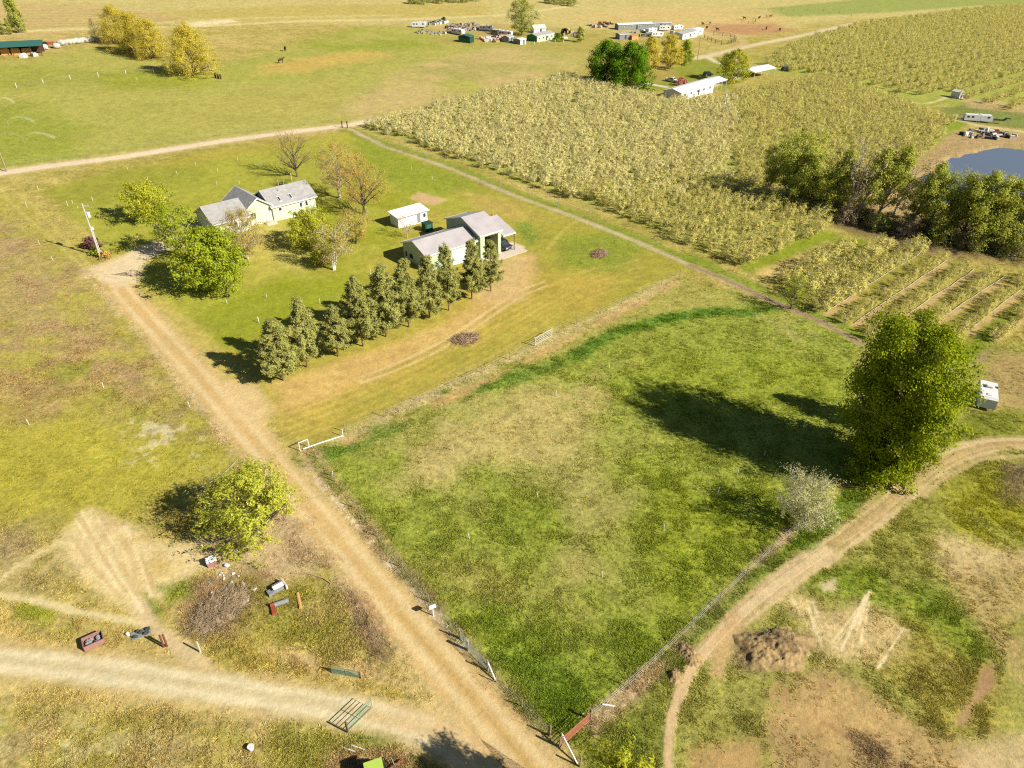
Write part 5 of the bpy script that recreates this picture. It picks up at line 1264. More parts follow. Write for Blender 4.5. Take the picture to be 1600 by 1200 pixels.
def house_simple(name, label, px, py, deg, L, W, eave, ridge, wall, roof, cat='house', wins=3, group=None, endwall=None, low=-2.0):
    """long gabled building; its nearest long-wall corner stands at the pixel"""
    r = thing(name, label, cat, P3(px, py), math.radians(deg), group)
    gable_block(r, -.25, L + .25, -.25, W + .25, eave, ridge, 'u', .25, wall, roof, low)
    if endwall is not None: MB().prism([(.02, low + .02), (W - .02, low + .02), (W - .02, eave - .2), (W / 2, ridge - .3), (.02, eave - .2)], 'x', -.03, -.005).build('end_wall', endwall, r)
    for i in range(wins):
        x = L * (i + .6) / (wins + .2); part_window(r, x - .6, x + .6, -.003, 0, 1.1, 1.9, 'v-', 2)
    d = MB().box(L * .52, L * .52 + .95, -.06, -.004, 0, 2.05).build('door', DKGREY, r)
    return r
WH = house_simple('mobile_home', 'long low white house at the edge of the blossoming orchard', 1063, 157, 47, 24, 7.6, 2.6, 3.7, WALL_W, ROOF_W, 'house', 5)
MB().prism([(-.2, 2.6), (3.8, 3.4), (7.8, 2.6), (7.8, 2.46), (3.8, 3.26), (-.2, 2.46)], 'x', 24.3, 34.5).build('porch_roof', ROOF_W, WH)
for x in (27, 30.5, 34.2):
    for yv in (0, 7.4): MB().tube([(x, yv, -2), (x, yv, 2.5)], .09, 6).build('porch_post', WHITE, WH)
CPt = thing('carport', 'white metal carport on posts beside the golden tree', 'carport', P3(1178, 124), math.radians(40))
MB().prism([(-.3, 2.9), (4.2, 3.8), (8.7, 2.9), (8.7, 2.78), (4.2, 3.68), (-.3, 2.78)], 'x', -.5, 16).build('roof', ROOF_W, CPt)
for x in (0, 5, 10, 15.5):
    for yv in (0, 8.4): MB().tube([(x, yv, -2), (x, yv, 2.85)], .1, 6).build('post', WHITE, CPt)
S_ = thing('garden_shed', 'small white shed with a white single-pitch roof', 'shed', P3(623, 357), math.radians(41))
MB().prism([(0, -.8), (3.0, -.8), (3.0, 2.75), (0, 2.3)], 'x', 0, 7.4).build('wall', WALL_W, S_)
MB().prism([(-.5, 2.25), (3.3, 2.82), (3.3, 2.92), (-.5, 2.35)], 'x', -.4, 7.8).build('roof', ROOF_W, S_)
part_window(S_, 6.3, 7.0, -.003, 0, .9, 1.7, 'v-', 1); MB().box(4.8, 5.6, -.05, -.004, 0, 1.95).build('door', GREY, S_)
bx = thing('fuel_tank_box', 'dark green metal box between shed and workshop', 'box', P3(668, 360), math.radians(38))
MB().box(-.9, .9, -.75, .75, 0, 1.7).build('cabinet', DKGREEN, bx); MB().box(-.98, .98, -.83, .83, 1.7, 1.8).build('lid', DKGREEN, bx); MB().box(-.5, .5, -.78, -.752, .2, 1.5).build('door', TEAL, bx)

# --- far farmstead
house_simple('mobile_home', 'mobile home with bright green end wall and grey roof', 839, 66, 52, 15, 6.5, 2.7, 3.8, WALL_SHOP, ROOF_S, 'house', 4, None, GREENW)
gs = thing('garage_shed', 'dark green shed with teal roof standing apart in the far pasture', 'shed', P3(734, 68), math.radians(70))
gable_block(gs, 0, 5.5, -.2, 6.2, 2.9, 3.7, 'u', .15, DKGREEN, TEAL, -1, False)
house_simple('garage_shed', 'small grey shed beside the cream shed at the far junk yard', 795, 67, 60, 4.5, 4, 2.5, 3.3, GREY, ROOF_S, 'shed', 0)
house_simple('garage_shed', 'low cream shed with grey end at the far junk yard', 813, 70, 45, 4, 5, 2.3, 2.7, WALL_W, ROOF_W, 'shed', 0, None, GREY)
house_simple('garage_shed', 'white quonset shed behind the green-ended mobile home', 834, 52, 20, 7, 5, 2.4, 3.8, WALL_W, ROOF_W, 'shed', 0)
for x, yv, dg, lb, bd in [(716, 34 + 20, -40, 'white camper at the edge of the far scrap heap', WALL_W), (760, 48, -20, 'white camper with dark windows behind the far junk yard', WALL_W), (778, 55, -35, 'grey camper beside the cream junk-yard fence', GREY), (790, 57, -25, 'short white camper near the big olive tree', WALL_W), (655, 43, 0, 'lone pale camper shell on the far pasture edge', WALL_W)]:
    trailer('camper', lb, x, yv, dg, 7.5, 2.5, 2.2, bd, 'camper', 'campers at the far junk yard')
house_simple('mobile_home', 'long grey-brown mobile home on the far hill pasture', 966, 47, 18, 22, 5, 2.8, 3.3, GREY, ROOF_W, 'house', 4)
house_simple('mobile_home', 'grey trailer house behind the white campers', 1012, 44, 20, 16, 4.5, 2.6, 3.0, GREY, ROOF_S, 'house', 2)
house_simple('mobile_home', 'white mobile home with tan roof by the corral', 1066, 62, 52, 18, 7, 2.7, 3.5, WALL_W, ROOF_S, 'house', 3)
house_simple('mobile_home', 'white outbuilding joined to the corral fence', 1083, 56, 50, 12, 6, 2.7, 3.2, WALL_W, ROOF_W, 'house', 2)
for x, yv, lb in [(1017, 52, 'white camper by the grey trailer house'), (1038, 48, 'white motor camper next to the trailer house'), (1058, 47, 'white camper nearest the pasture gate'), (1026, 58, 'white camper half hidden by the yellow trees')]:
    trailer('camper', lb, x, yv, random.uniform(0, 50), 7, 2.5, 2.3, WALL_W, 'camper', 'campers by the corral farm')
house_simple('garage_shed', 'grey shed with open orange-lit side at the corral farm', 968, 62, 20, 6, 5, 2.6, 3.0, GREY, ROOF_S, 'shed', 0)
MBo = tag(MB().box(-2, 2, -1.5, 1.5, 0, 2.2).box(-2.2, 2.2, -1.7, 1.7, 2.2, 2.35).build('pump_house', ORANGEW, None, P3(990, 62), .4), 'orange-tan hut beside the grey open shed', 'hut')
ws = thing('pump_house', 'small white pump house at the orchard track end', 'hut', P3(1498, 155), math.radians(30))
gable_block(ws, 0, 3, 0, 4, 2.6, 3.2, 'v', .1, WALL_W, ROOF_W, -1, False)
ts = thing('hay_shelter', 'open hay shelter with teal roof by the pale boulder row', 'shelter', P3(-2, 88), math.radians(20))
MB().prism([(-.5, 2.9), (6.5, 4.0), (6.5, 4.15), (-.5, 3.05)], 'x', -8, 15).build('roof', TEAL, ts)
MB().box(-8, 14.5, 5.9, 6.1, 0, 3.7).build('back_wall', DARKWOOD, ts)
for x in (-7, -1, 5, 11, 14.3): MB().tube([(x, 0, -1), (x, 0, 2.9)], .12, 6).build('post', DARKWOOD, ts)
for i, x in enumerate((-5, -1.5, 2, 5.5, 9)):
    tag(MB().box(-1.5, 1.5, -1, 1, 0, 1.9).box(-1.3, 1.2, -.9, .9, 1.9, 2.3).build('hay_stack', ORANGEW, None, on(ts, x, 3.2), math.radians(20)), 'golden hay bale stack under the teal-roofed shelter', 'hay', 'hay under the shelter')
for i in range(15):
    t_ = i / 14; x = 58 + 88 * t_; yv = 79 - 10 * t_ - (4 if i > 5 else 0)
    if 2 < i < 5: continue
    tag(MB().blob((0, 0, .9), 1.5 + random.uniform(-.3, .3), 1.2, 1.15, i, 2, .14).build('boulder', STONE, None, P3(x, yv)), 'pale round bale-like boulder in the row leading to the willows', 'boulder', 'pale boulders in a row')
for k, (x, yv, m_, lb) in enumerate([(37, 90, WALL_W, 'white calf hutch beside the teal-roofed shelter'), (54, 88, STONE, 'pale calf hutch at the shelter end')]):
    tag(MB().prism([(-1, 0), (1, 0), (.8, 1.1), (0, 1.5), (-.8, 1.1)], 'y', -1.2, 1.2).box(-.5, .5, -1.24, -1.2, .1, .8).build('calf_hutch', m_, None, P3(x, yv), k), lb, 'hutch')
def tractor(name, label, px, py, deg, paint, s=1.0):
    r = thing(name, label, 'tractor', P3(px, py), math.radians(deg), None, s)
    MB().prism([(.1, .8), (.1, 1.5), (1.9, 1.4), (2.0, .8)], 'y', -.4, .4).build('hood', paint, r)
    MB().box(-.9, .1, -.5, .5, .8, 1.1).build('chassis', DKGREY, r); MB().box(-.7, -.2, -.3, .3, 1.1, 1.6).build('seat', RUBBER, r)
    MB().tube([(.1, 0, 1.2), (-.1, 0, 1.75)], .03, 5).build('steering_column', DKGREY, r)
    for s_ in (-1, 1):
        w_ = MB().disc((-.6, s_ * .75, .75), (0, 1, 0), .75, .38, 16).build('rear_wheel', RUBBER, r); MB().disc((-.6, s_ * .95, .75), (0, 1, 0), .4, .05, 12).build('rim', paint, w_)
        MB().disc((1.5, s_ * .65, .42), (0, 1, 0), .42, .25, 14).build('front_wheel', RUBBER, r)
    return r
tractor('tractor', 'red tractor standing by the pale boulder row', 76, 75, 30, REDP, 1.5)
tractor('tractor', 'yellow tractor beside the green-ended mobile home', 884, 53, 60, YELP, 1.8)
tr = tractor('tractor', 'lime green tractor with canopy beyond the gravel road', 583, 1222, 200, LIME, .9)
MB().box(-1.1, .5, -.75, .75, 2.05, 2.12).build('canopy', LIME, tr)
for x in (-1.0, .4):
    for yv in (-.68, .68): MB().tube([(x, yv, .9), (x, yv, 2.05)], .03, 5).build('canopy_post', DKGREY, tr)
im = thing('field_implement', 'red and green tined implement beside the lime tractor', 'implement', P3(617, 1200), .6)
MB().tube([(-.8, 0, .4), (.8, 0, .4)], .06, 6).build('beam', REDP, im); MB().tube([(0, -.6, .45), (0, 0, .45), (0, .5, .8)], .05, 6).build('drawbar', GREENPIPE, im)
for x in (-.7, -.35, 0.0, .35, .7): MB().tube([(x, 0, .4), (x, .2, .2), (x, .05, 0)], .03, 5).build('tine', REDP, im)

# --- junk heaps (nobody could count these)
def junk(name, label, poly, n, s0, s1, mats, seed):
    W = _w(poly); lo, hi = W.min(0), W.max(0); g = np.random.default_rng(seed); m = MB(); k = 0
    me_idx = []
    while k < n:
        q = g.uniform(lo, hi)
        if not poly_in(np.array([q[0]]), np.array([q[1]]), W)[0]: continue
        z = gz(q); a, b_, c_ = g.uniform(s0, s1, 3) * np.array([1.5, .8, .6]); th = g.uniform(0, 3.14); b0 = len(m.f)
        vs = []
        for dz in (-.1, c_):
            for sx_, sy_ in ((-1, -1), (1, -1), (1, 1), (-1, 1)):
                X_, Y_ = sx_ * a / 2 * g.uniform(.7, 1), sy_ * b_ / 2 * g.uniform(.7, 1)
                vs.append((q[0] + X_ * math.cos(th) - Y_ * math.sin(th), q[1] + X_ * math.sin(th) + Y_ * math.cos(th), z + dz))
        m.hexa(vs); me_idx += [int(g.integers(len(mats)))] * (len(m.f) - b0); k += 1
    o = m.build(name, None)
    for mt in mats: o.data.materials.append(mt)
    o.data.polygons.foreach_set("material_index", np.array(me_idx, np.int32))
    return tag(o, label, None, kind='stuff')
junk('scrap_heap', 'heap of pale scrap and timber at the far junk yard', [(700, 40), (740, 36), (756, 44), (730, 52), (696, 52)], 130, .6, 2.2, [GREY, STONE, WOOD, BRUSH2, DARKWOOD], 1)
junk('scrap_heap', 'cream boards and debris between the far sheds', [(748, 60), (790, 56), (800, 62), (760, 68)], 60, .7, 2.6, [PALEPINK, ORANGEW, BRUSH, WALL_W, DARKWOOD], 2)
junk('scrap_heap', 'scattered scrap in the pasture between the heap and the lone camper shell', [(655, 48), (700, 50), (690, 56), (650, 52)], 40, .5, 1.6, [GREY, STONE, WOOD], 3)
junk('scrap_heap', 'dark and white scrap on the rise beyond the heap', [(662, 36), (695, 30), (700, 36), (670, 40)], 24, .8, 2.2, [WALL_W, DKGREY, GREY], 4)
junk('scrap_heap', 'machinery and lumber behind the green-ended mobile home', [(860, 54), (905, 50), (910, 58), (868, 62)], 26, .7, 2.4, [YELP, GREY, WALL_W, RUST], 5)
junk('scrap_heap', 'rusty machinery at the hillside near the long mobile home', [(920, 38), (958, 36), (956, 43), (920, 44)], 24, .8, 2.2, [RUST, REDP, STONE, DKGREY], 6)
junk('scrap_heap', 'trailers and rubbish along the pond bank', [(1502, 212), (1530, 202), (1590, 216), (1580, 224), (1520, 218)], 46, .6, 2.2, [WALL_W, DKGREY, RUST, GREY, STONE], 7)
junk('scrap_heap', 'parked gear between campers at the corral farm', [(985, 48), (1040, 44), (1060, 54), (1000, 62)], 26, .8, 2.6, [GREY, WALL_W, DKGREY], 8)
junk('rubbish', 'small white rubbish scattered round the brush heap', [(318, 900), (360, 890), (400, 920), (390, 950), (330, 940)], 46, .08, .35, [WHITE, GREY, STONE], 9)

# ------------------------------------------------------------------ brush piles, dirt mounds
def brush(name, label, px, py, rx, ry, hz, n, mt, seed, rz=0.7, L=1.4, r=.022):
    g = np.random.default_rng(seed); th = thing(name, label, 'brush pile', P3(px, py), rz)
    paths = []
    sub_ = [(g.uniform(-.45, .45) * rx, g.uniform(-.45, .45) * ry, g.uniform(.4, .75)) for _ in range(7)] + [(0, 0, .85)]
    hv = MB()
    for j, (x, y, k) in enumerate(sub_): hv.blob((x, y, .0), rx * k * .55, ry * k * .6, hz * .5 * k, seed + j, 2, .25)
    hv.build('core', mt, th)
    for i in range(n):
        sx_, sy_, k = sub_[g.integers(len(sub_))]
        a = g.uniform(0, 6.28); d = math.sqrt(g.uniform()); x, y = sx_ + rx * .75 * k * d * math.cos(a), sy_ + ry * .75 * k * d * math.sin(a)
        z = hz * k * (1 - d ** 2) * g.uniform(.3, 1.1) + .05; b_ = a + g.normal() * 1.3; l = L * g.uniform(.3, 1.0); t = g.normal() * .22 - .1 * d
        e = np.array([math.cos(b_) * l, math.sin(b_) * l, t * l]); P0 = np.array([x, y, z])
        mid = P0 + e * .5 + g.normal(size=3) * .1
        P1 = P0 + e; P1[2] = max(P1[2], .03); mid[2] = max(mid[2], .04)
        paths.append((np.array([P0, mid, P1]), np.array([r * 1.4, r, r * .5]) * g.uniform(.6, 1.6)))
    v, f = tubes(paths, 3)
    o = link('branches', fast_mesh('branches', v, f, [mt]), th); o['kind'] = 'stuff'
    return th
brush('brush_pile', 'oval pile of cut branches on the mown strip below the pines', 728, 530, 3.0, 2.1, 1.0, 620, BRUSH, 1)
brush('brush_pile', 'oval pile of cut branches in the green patch near the ditch', 938, 397, 3.2, 1.9, .9, 520, BRUSH, 2)
brush('brush_pile', 'big tangled heap of grey-brown brush beside the junk', 338, 950, 4.0, 3.2, .7, 1500, BRUSH2, 3, .9, 1.3, .014)
brush('brush_pile', 'dead grey brush on top of the dirt mound by the track', 1222, 1003, 2.6, 1.4, .9, 420, BRUSH2, 6, .2, .9, .013)
def mound(name, label, px, py, rx, ry, hz, seed, rz=.3):
    n = 90; uu_, vv_ = np.meshgrid(np.linspace(-1.2, 1.2, n), np.linspace(-1.2, 1.2, n)); d = np.hypot(uu_, vv_)
    fx, fy = uu_.ravel() * rx, vv_.ravel() * ry
    nz = fbm(fx + seed, fy, 1.6, seed, 4).reshape(n, n); n2 = fbm(fx, fy, .45, seed + 5, 3).reshape(n, n)
    edge = 1 - ss(.25, 1.05, d + (nz - .5) * 1.1)
    zz_ = hz * edge * (.15 + 1.3 * nz) + edge * (n2 - .5) * .45 - .06
    c = G(px, py)
    xw = c[0] + (uu_ * rx * math.cos(rz) - vv_ * ry * math.sin(rz)); yw = c[1] + (uu_ * rx * math.sin(rz) + vv_ * ry * math.cos(rz))
    zw = Z(xw.ravel(), yw.ravel()).reshape(n, n) + zz_
    ii = np.arange(n * n).reshape(n, n); q = np.stack([ii[:-1, :-1], ii[:-1, 1:], ii[1:, 1:], ii[1:, :-1]], -1).reshape(-1, 4)
    q = q[(edge.ravel()[q].max(1) > .02)]
    me = fast_mesh(name, np.stack([xw, yw, zw], -1).reshape(-1, 3) - np.array([c[0], c[1], gz(c)]), q, [M_GROUND], smooth=True)
    base, tl_, _ = paint(xw.ravel(), yw.ravel())
    k = ss(.3, .7, nz.ravel())[:, None]; soil = alb((184, 156, 108)) * (1 - k) + alb((146, 122, 86)) * k
    w = np.clip(edge.ravel() * 2.5, 0, 1)[:, None]
    set_attrs(me, base * (1 - w) + soil * w, np.full(n * n, .35))
    o = link(name, me, None, (c[0], c[1], gz(c)))
    return tag(o, label, 'mound')
mound('dirt_mound', 'broad rough mound of dug earth inside the track bend', 1208, 1014, 4.6, 2.8, 1.0, 3)
mound('dirt_mound', 'knee-high heap of earth between the track and the pasture fence', 1078, 1022, 1.1, 1.7, .7, 8)
mound('dirt_mound', 'smallest heap of earth beside the narrow part of the track', 1052, 1056, 1.0, 1.0, .6, 12)

# ------------------------------------------------------------------ fences and gates
POSTW = MB().tube([(0, 0, -.4), (0, 0, 1.35)], .06, 6); POSTS = {}
def post_mesh(r, h, n=6):
    k = (r, h)
    if k not in POSTS:
        m = MB().tube([(0, 0, -.4), (0, 0, h)], r, n); me = bpy.data.meshes.new('post'); me.from_pydata(m.v, [], m.f); POSTS[k] = me
    return POSTS[k]
def fence(name, label, pts, step, mt, r=.05, h=1.3, strands=(.35, .75, 1.15), wr=.010, wire=None, skip=()):
    W = smooth_line(_w(pts), 0, 4) if len(pts) > 2 else _w(pts)
    seg = np.concatenate([[0], np.cumsum(np.hypot(*np.diff(W, axis=0).T))]); n = max(2, int(round(seg[-1] / step)) + 1)
    s = np.linspace(0, seg[-1], n); q = np.stack([np.interp(s, seg, W[:, 0]), np.interp(s, seg, W[:, 1])], 1)
    o = Vector((q[0][0], q[0][1], gz(q[0]))); t = thing(name, label, 'fence', o)
    me = post_mesh(r, h).copy(); me.materials.clear(); me.materials.append(mt)
    T = []
    for i in range(n):
        l = Vector((q[i][0], q[i][1], gz(q[i]))) - o; T.append(l)
        pp = link('post', me, t, l); pp.rotation_euler = (random.gauss(0, .03), random.gauss(0, .03), random.uniform(0, 3)); pp.scale = (1, 1, random.uniform(.9, 1.08))
    for z in strands:
        MB().tube([(v.x, v.y, v.z + z) for v in T], wr, 3).build('wire', wire or GALV, t)
    return t
fence('wire_fence', 'wire fence across the dry strip between mown lawn and pasture', [(540, 675), (620, 643), (760, 580), (835, 541)], 5.6, WOOD)
fence('wire_fence', 'wire fence running on from the small gate towards the ditch', [(862, 524), (960, 480), (1062, 432)], 5.6, WOOD)
fence('wire_fence', 'wire fence along the driveway side of the pasture', [(494, 715), (522, 750), (560, 800), (607, 860), (652, 918), (682, 955), (702, 985), (720, 998)], 5.2, WOOD)
fence('wire_fence', 'wire fence between tube gate and red gate above the driveway', [(775, 1066), (800, 1090), (830, 1120), (857, 1148)], 3.2, WOOD)
fence('wire_fence', 'pale sagging wire fence along the track side of the pasture', [(921, 1125), (985, 1070), (1060, 1000), (1100, 960), (1180, 885), (1240, 830)], 5.0, WOOD)
fence('wire_fence', 'tall wire deer fence along the orchard ditch', [(560, 212), (620, 233), (700, 258), (800, 298), (880, 326), (930, 345), (1000, 372), (1060, 398), (1080, 408)], 9.0, GALV, .045, 2.3, (.5, 1.2, 2.2))
fence('wire_fence', 'tall wire deer fence along the irrigated orchard block', [(1090, 412), (1140, 436), (1192, 458), (1280, 498), (1318, 514)], 9.0, GALV, .045, 2.3, (.5, 1.2, 2.2))
fence('wire_fence', 'wire fence along the far side of the country road', [(0, 262), (160, 240), (330, 214), (520, 190)], 9, WOOD)
fence('wire_fence', 'white-posted fence across the far green pasture', [(26, 137), (80, 128), (130, 122), (200, 116), (240, 114)], 9, WHITE, .09, 1.5)
fence('wire_fence', 'white picket-like fence before the green-ended mobile home', [(835, 70), (860, 66), (880, 66)], 4, WHITE, .12, 1.6)
fence('corral_fence', 'dark plank corral fence beside the far road', [(1100, 60), (1120, 68), (1135, 70), (1150, 64), (1140, 58), (1115, 55)], 5, DARKWOOD, .14, 2.0, (.6, 1.2, 1.8), .07, DARKWOOD)
fence('corral_fence', 'thin dark fence round the far horse paddock', [(1150, 33), (1175, 38), (1180, 32), (1165, 29)], 6, DARKWOOD, .1, 1.6, (.8, 1.5), .03, DARKWOOD)
fence('wire_fence', 'dark fence line below the far green hill field', [(1200, 18), (1280, 17), (1330, 26)], 14, DARKWOOD, .1, 1.6)
def gate(name, label, a, b_, mt, h=1.25, bars=5, r=.03, posts=None, z0=.15, ends=((0, 1.6), (1, 1.6))):
    A, Bq = P3(*a), P3(*b_); d = Bq - A; L = d.to_2d().length
    t = thing(name, label, 'gate', A, math.atan2(d.y, d.x)); dz = d.z
    m = MB().tube([(0, 0, z0), (0, 0, z0 + h), (L, 0, z0 + h + dz), (L, 0, z0 + dz), (0, 0, z0)], r * 1.15, 6, False); m.build('gate_frame', mt, t)
    for i in range(bars):
        z = z0 + h * (i + 1) / (bars + 1); MB().tube([(0, 0, z), (L, 0, z + dz)], r * .85, 5).build('bar', mt, t)
    MB().tube([(L / 2, 0.0, z0), (L / 2, 0.0, z0 + h + dz / 2)], r, 5).build('brace', mt, t)
    if posts is not None:
        for x, zz in ends: MB().tube([(-.12 if x == 0 else L + .12, 0, -.4 + (dz if x else 0)), (-.12 if x == 0 else L + .12, 0, zz + (dz if x else 0))], .075, 8).build('gate_post', posts, t)
    return t
gate('tube_gate', 'red tubular steel gate at the driveway corner of the pasture', (878, 1166), (921, 1127), REDPIPE, 1.1, 4, .032, WOOD)
gate('tube_gate', 'green tubular gate standing open over the gravel road', (545, 1143), (582, 1107), GREENPIPE, 1.3, 4, .03, DARKWOOD, .15, ((0, 1.5),))
gate('tube_gate', 'low green gate leaning in the weeds north of the gravel road', (519, 1052), (563, 1060), GREENPIPE, .9, 5, .03, WOOD, .1, ((1, 1.1),))
gate('tube_gate', 'grey tube gate in the fence beside the dirt driveway', (732, 1018), (761, 1047), GALV, 1.25, 6, .02, GALV)
gate('tube_gate', 'short grey tube gate panel next to the longer grey gate', (720, 1000), (731, 1014), GALV, 1.2, 5, .02, GALV)
gate('tube_gate', 'grey-white wire gate in the middle of the dry fence strip', (836, 540), (861, 526), WHITE, 1.2, 3, .03, WHITE)
def rail(name, label, pts, mt, r, cat='rail', z=.08, group=None):
    q = [P3(*a) for a in pts]; o = q[0]
    m = MB().tube([(v - o) + Vector((0, 0, z)) for v in q], r, 7)
    return tag(m.build(name, mt, None, o), label, cat, group)
wg = thing('pipe_gate', 'white pipe gate frame with long low white rail at the lawn corner', 'gate', P3(466, 706))
o0 = P3(466, 706)
def rel(px, py, dz): return P3(px, py) - o0 + Vector((0, 0, dz))
for a in ((469, 705), (483, 699), (536, 682)): MB().tube([rel(*a, -.3), rel(*a, 1.35 if a[0] < 500 else 1.2)], .06, 7).build('post', WHITE, wg)
MB().tube([rel(469, 705, 1.3), rel(483, 699, 1.3)], .06, 7).build('top_rail', WHITE, wg)
MB().tube([rel(474, 703, .15), rel(500, 694, .18), rel(536, 682, .15)], .08, 7).build('low_rail', WHITE, wg)
for nm, a, b_, z1, lb in (('fence_brace', (762, 1045), (774, 1063), 1.1, 'white slanted brace pole at the grey tube gate'), ('fence_brace', (877, 1160), (902, 1194), 1.3, 'white slanted brace pole at the red gate')):
    A, Bq = P3(*a), P3(*b_); tag(MB().tube([(0, 0, z1), tuple(Bq - A + Vector((0, 0, .05)))], .07, 7).build(nm, WHITE, None, A), lb, 'brace')
for a, lb, mt in (((859, 1150), 'weathered fence post above the red gate', WOOD), ((874, 1168), 'weathered corner post holding the red gate', WOOD), ((906, 1198), 'weathered post at the foot of the white brace', WOOD), ((313, 1019), 'thin pale post beside the trail through the weeds', STONE), ((921, 1124), 'dark post at the free end of the red gate', DARKWOOD)):
    tag(MB().tube([(0, 0, -.3), (.04, .02, 1.5)], [.09, .075], 7).build('fence_post', mt, None, P3(*a)), lb, 'post')
for dx, lb in ((0, 'rusty twin post at the trail, a'), (-5, 'rusty twin post at the trail, b')):
    tag(MB().tube([(0, 0, -.3), (.05, 0, 1.7)], .09, 7).build('steel_post', RUST, None, P3(261 + dx, 1010 - dx * .2)), lb.split(',')[0] + (' nearer the thin pale post' if dx == 0 else ' nearer the dark debris'), 'post')
rail('fallen_pole', 'white pole lying in the grass near the red gate', [(941, 1101), (960, 1104)], WHITE, .08, 'pole')
rail('fallen_pole', 'white broken pole lying in weeds by the lime tractor', [(534, 1168), (555, 1175)], WHITE, .05, 'pole')
rail('fallen_pole', 'longer white pole lying alongside the broken one', [(549, 1165), (570, 1172)], WHITE, .05, 'pole')
rail('plank', 'tan plank lying near the grey junk sheet', [(465, 928), (470, 951)], ORANGEW, .16, 'plank')
rail('fallen_branch', 'long pale curved branch on the driveway bank', [(455, 896), (480, 896), (505, 904), (517, 912)], BRUSH, .07, 'branch')
rail('irrigation_pipe', 'thin white pipe lying under the lemon-yellow tree', [(282, 777), (310, 765), (345, 745), (368, 722)], GALV, .05, 'pipe')
# signs, pole, risers
sg = thing('mailbox_sign', 'small blank white sign board on a white post by the driveway fence', 'sign', P3(677, 962), .5)
MB().tube([(0, 0, -.3), (0, 0, 1.2)], .06, 6).build('post', WHITE, sg); MB().box(-.35, .35, -.1, .1, 1.15, 1.5).build('board', WHITE, sg)
def utility_pole(label, px, py, h, rz, extra=True):
    r = thing('utility_pole', label, 'pole', P3(px, py), rz)
    MB().tube([(0, 0, -.4), (0, 0, h)], [.17, .11], 9).build('pole', WOOD if not extra else STONE, r)
    a = MB().box(-.9, .9, -.05, .05, h - .75, h - .63).build('crossarm', WOOD, r)
    for x in (-.8, 0.35, .8): MB().tube([(x, 0, h - .63), (x, 0, h - .42)], .05, 7).build('insulator', WHITE, a)
    if extra:
        MB().tube([(.42, 0, h - 2.6), (.42, 0, h - 1.7)], .27, 12).build('transformer', WHITE, r)
        MB().box(.1, .5, -.15, .15, h - 4.9, h - 4.4).build('lamp_housing', WHITE, r)
        MB().tube([(.3, .12, -.3), (.2, .1, h - 4.4)], .05, 6).build('conduit', WHITE, r)
        MB().tube([(2.0, -.3, 0), (.15, 0, h - 4.4)], .012, 4).build('guy_wire', GALV, r)
    return r
utility_pole('tall pale utility pole with white transformer by the driveway entrance', 157, 402, 10.2, .5)
utility_pole('utility pole rising out of the blossoming orchard', 1128, 187, 10.0, .8, True)
utility_pole('bare wooden utility pole by the far farm entrance', 1090, 93, 10.0, .2, False)
utility_pole('slender wooden utility pole between the two orchards', 1308, 128, 9.0, .9, False)
utility_pole('wooden utility pole standing alone beside the country road', 11, 268, 9.0, .2, False)
tag(MB().box(-.35, .35, -.3, .3, 0, 1.1).box(-.4, .4, -.35, .35, 1.1, 1.18).build('meter_box', WHITE, None, P3(159, 402), .6), 'white meter box beside the utility pole', 'box')
RISER = [(42, 323), (114, 318), (145, 314), (60, 297), (106, 322), (180, 335), (213, 353), (152, 385), (216, 375), (277, 273), (340, 268), (200, 266), (372, 251), (306, 258), (231, 282), (339, 289), (374, 287), (263, 302), (355, 475), (405, 505), (417, 465), (500, 475), (579, 429), (404, 503), (561, 247), (643, 265), (676, 280), (563, 243), (408, 258),
         (46, 665), (297, 637), (62, 382), (83, 407), (162, 606), (708, 704), (870, 620), (952, 575), (840, 542), (1020, 668), (1092, 626), (1121, 772), (1194, 712), (1255, 668), (1154, 588), (1037, 830), (840, 778), (941, 902), (1213, 545), (812, 660), (733, 842), (690, 640), (520, 745), (1152, 742)]
rm = MB().tube([(0, 0, -.2), (0, 0, .8)], .038, 6); rm.tube([(-.02, 0, .8), (0, 0, .92)], [.065, .04], 6)
rme = bpy.data.meshes.new('riser'); rme.from_pydata(rm.v, [], rm.f); rme.materials.append(WHITE)
for i, (x, yv) in enumerate(RISER):
    lawn = yv < 540
    lb = ('white irrigation riser standing in the farmhouse lawn' if lawn and x > 100 else 'white irrigation riser standing in the weedy field' if x < 400 else 'white irrigation riser standing in the fenced pasture')
    r_ = link('irrigation_riser', rme, None, P3(x, yv)); tag(r_, lb, 'riser', 'irrigation risers, ' + ('lawn' if 'lawn' in lb else 'weedy field' if 'weedy' in lb else 'pasture'))
    r_.rotation_euler = (random.gauss(0, .05), random.gauss(0, .05), 0); r_.scale = (1, 1, random.uniform(.75, 1.15))
# white irrigation lines in the young orchard block
for a, b_ in (((1215, 452), (1230, 445)), ((1262, 431), (1300, 412)), ((1292, 488), (1340, 458)), ((1335, 505), (1480, 408)), ((1418, 492), (1524, 420)), ((1467, 500), (1570, 432)), ((1515, 515), (1598, 452)), ((1340, 456), (1440, 395))):
    k = 9; q = [(a[0] + (b_[0] - a[0]) * t + random.gauss(0, 1.0), a[1] + (b_[1] - a[1]) * t + random.gauss(0, .8)) for t in np.linspace(0, 1, k)]
    rail('irrigation_line', 'white irrigation line along a row of young fruit trees', q, STONE, .05, 'pipe', .25, 'irrigation lines in the young orchard')
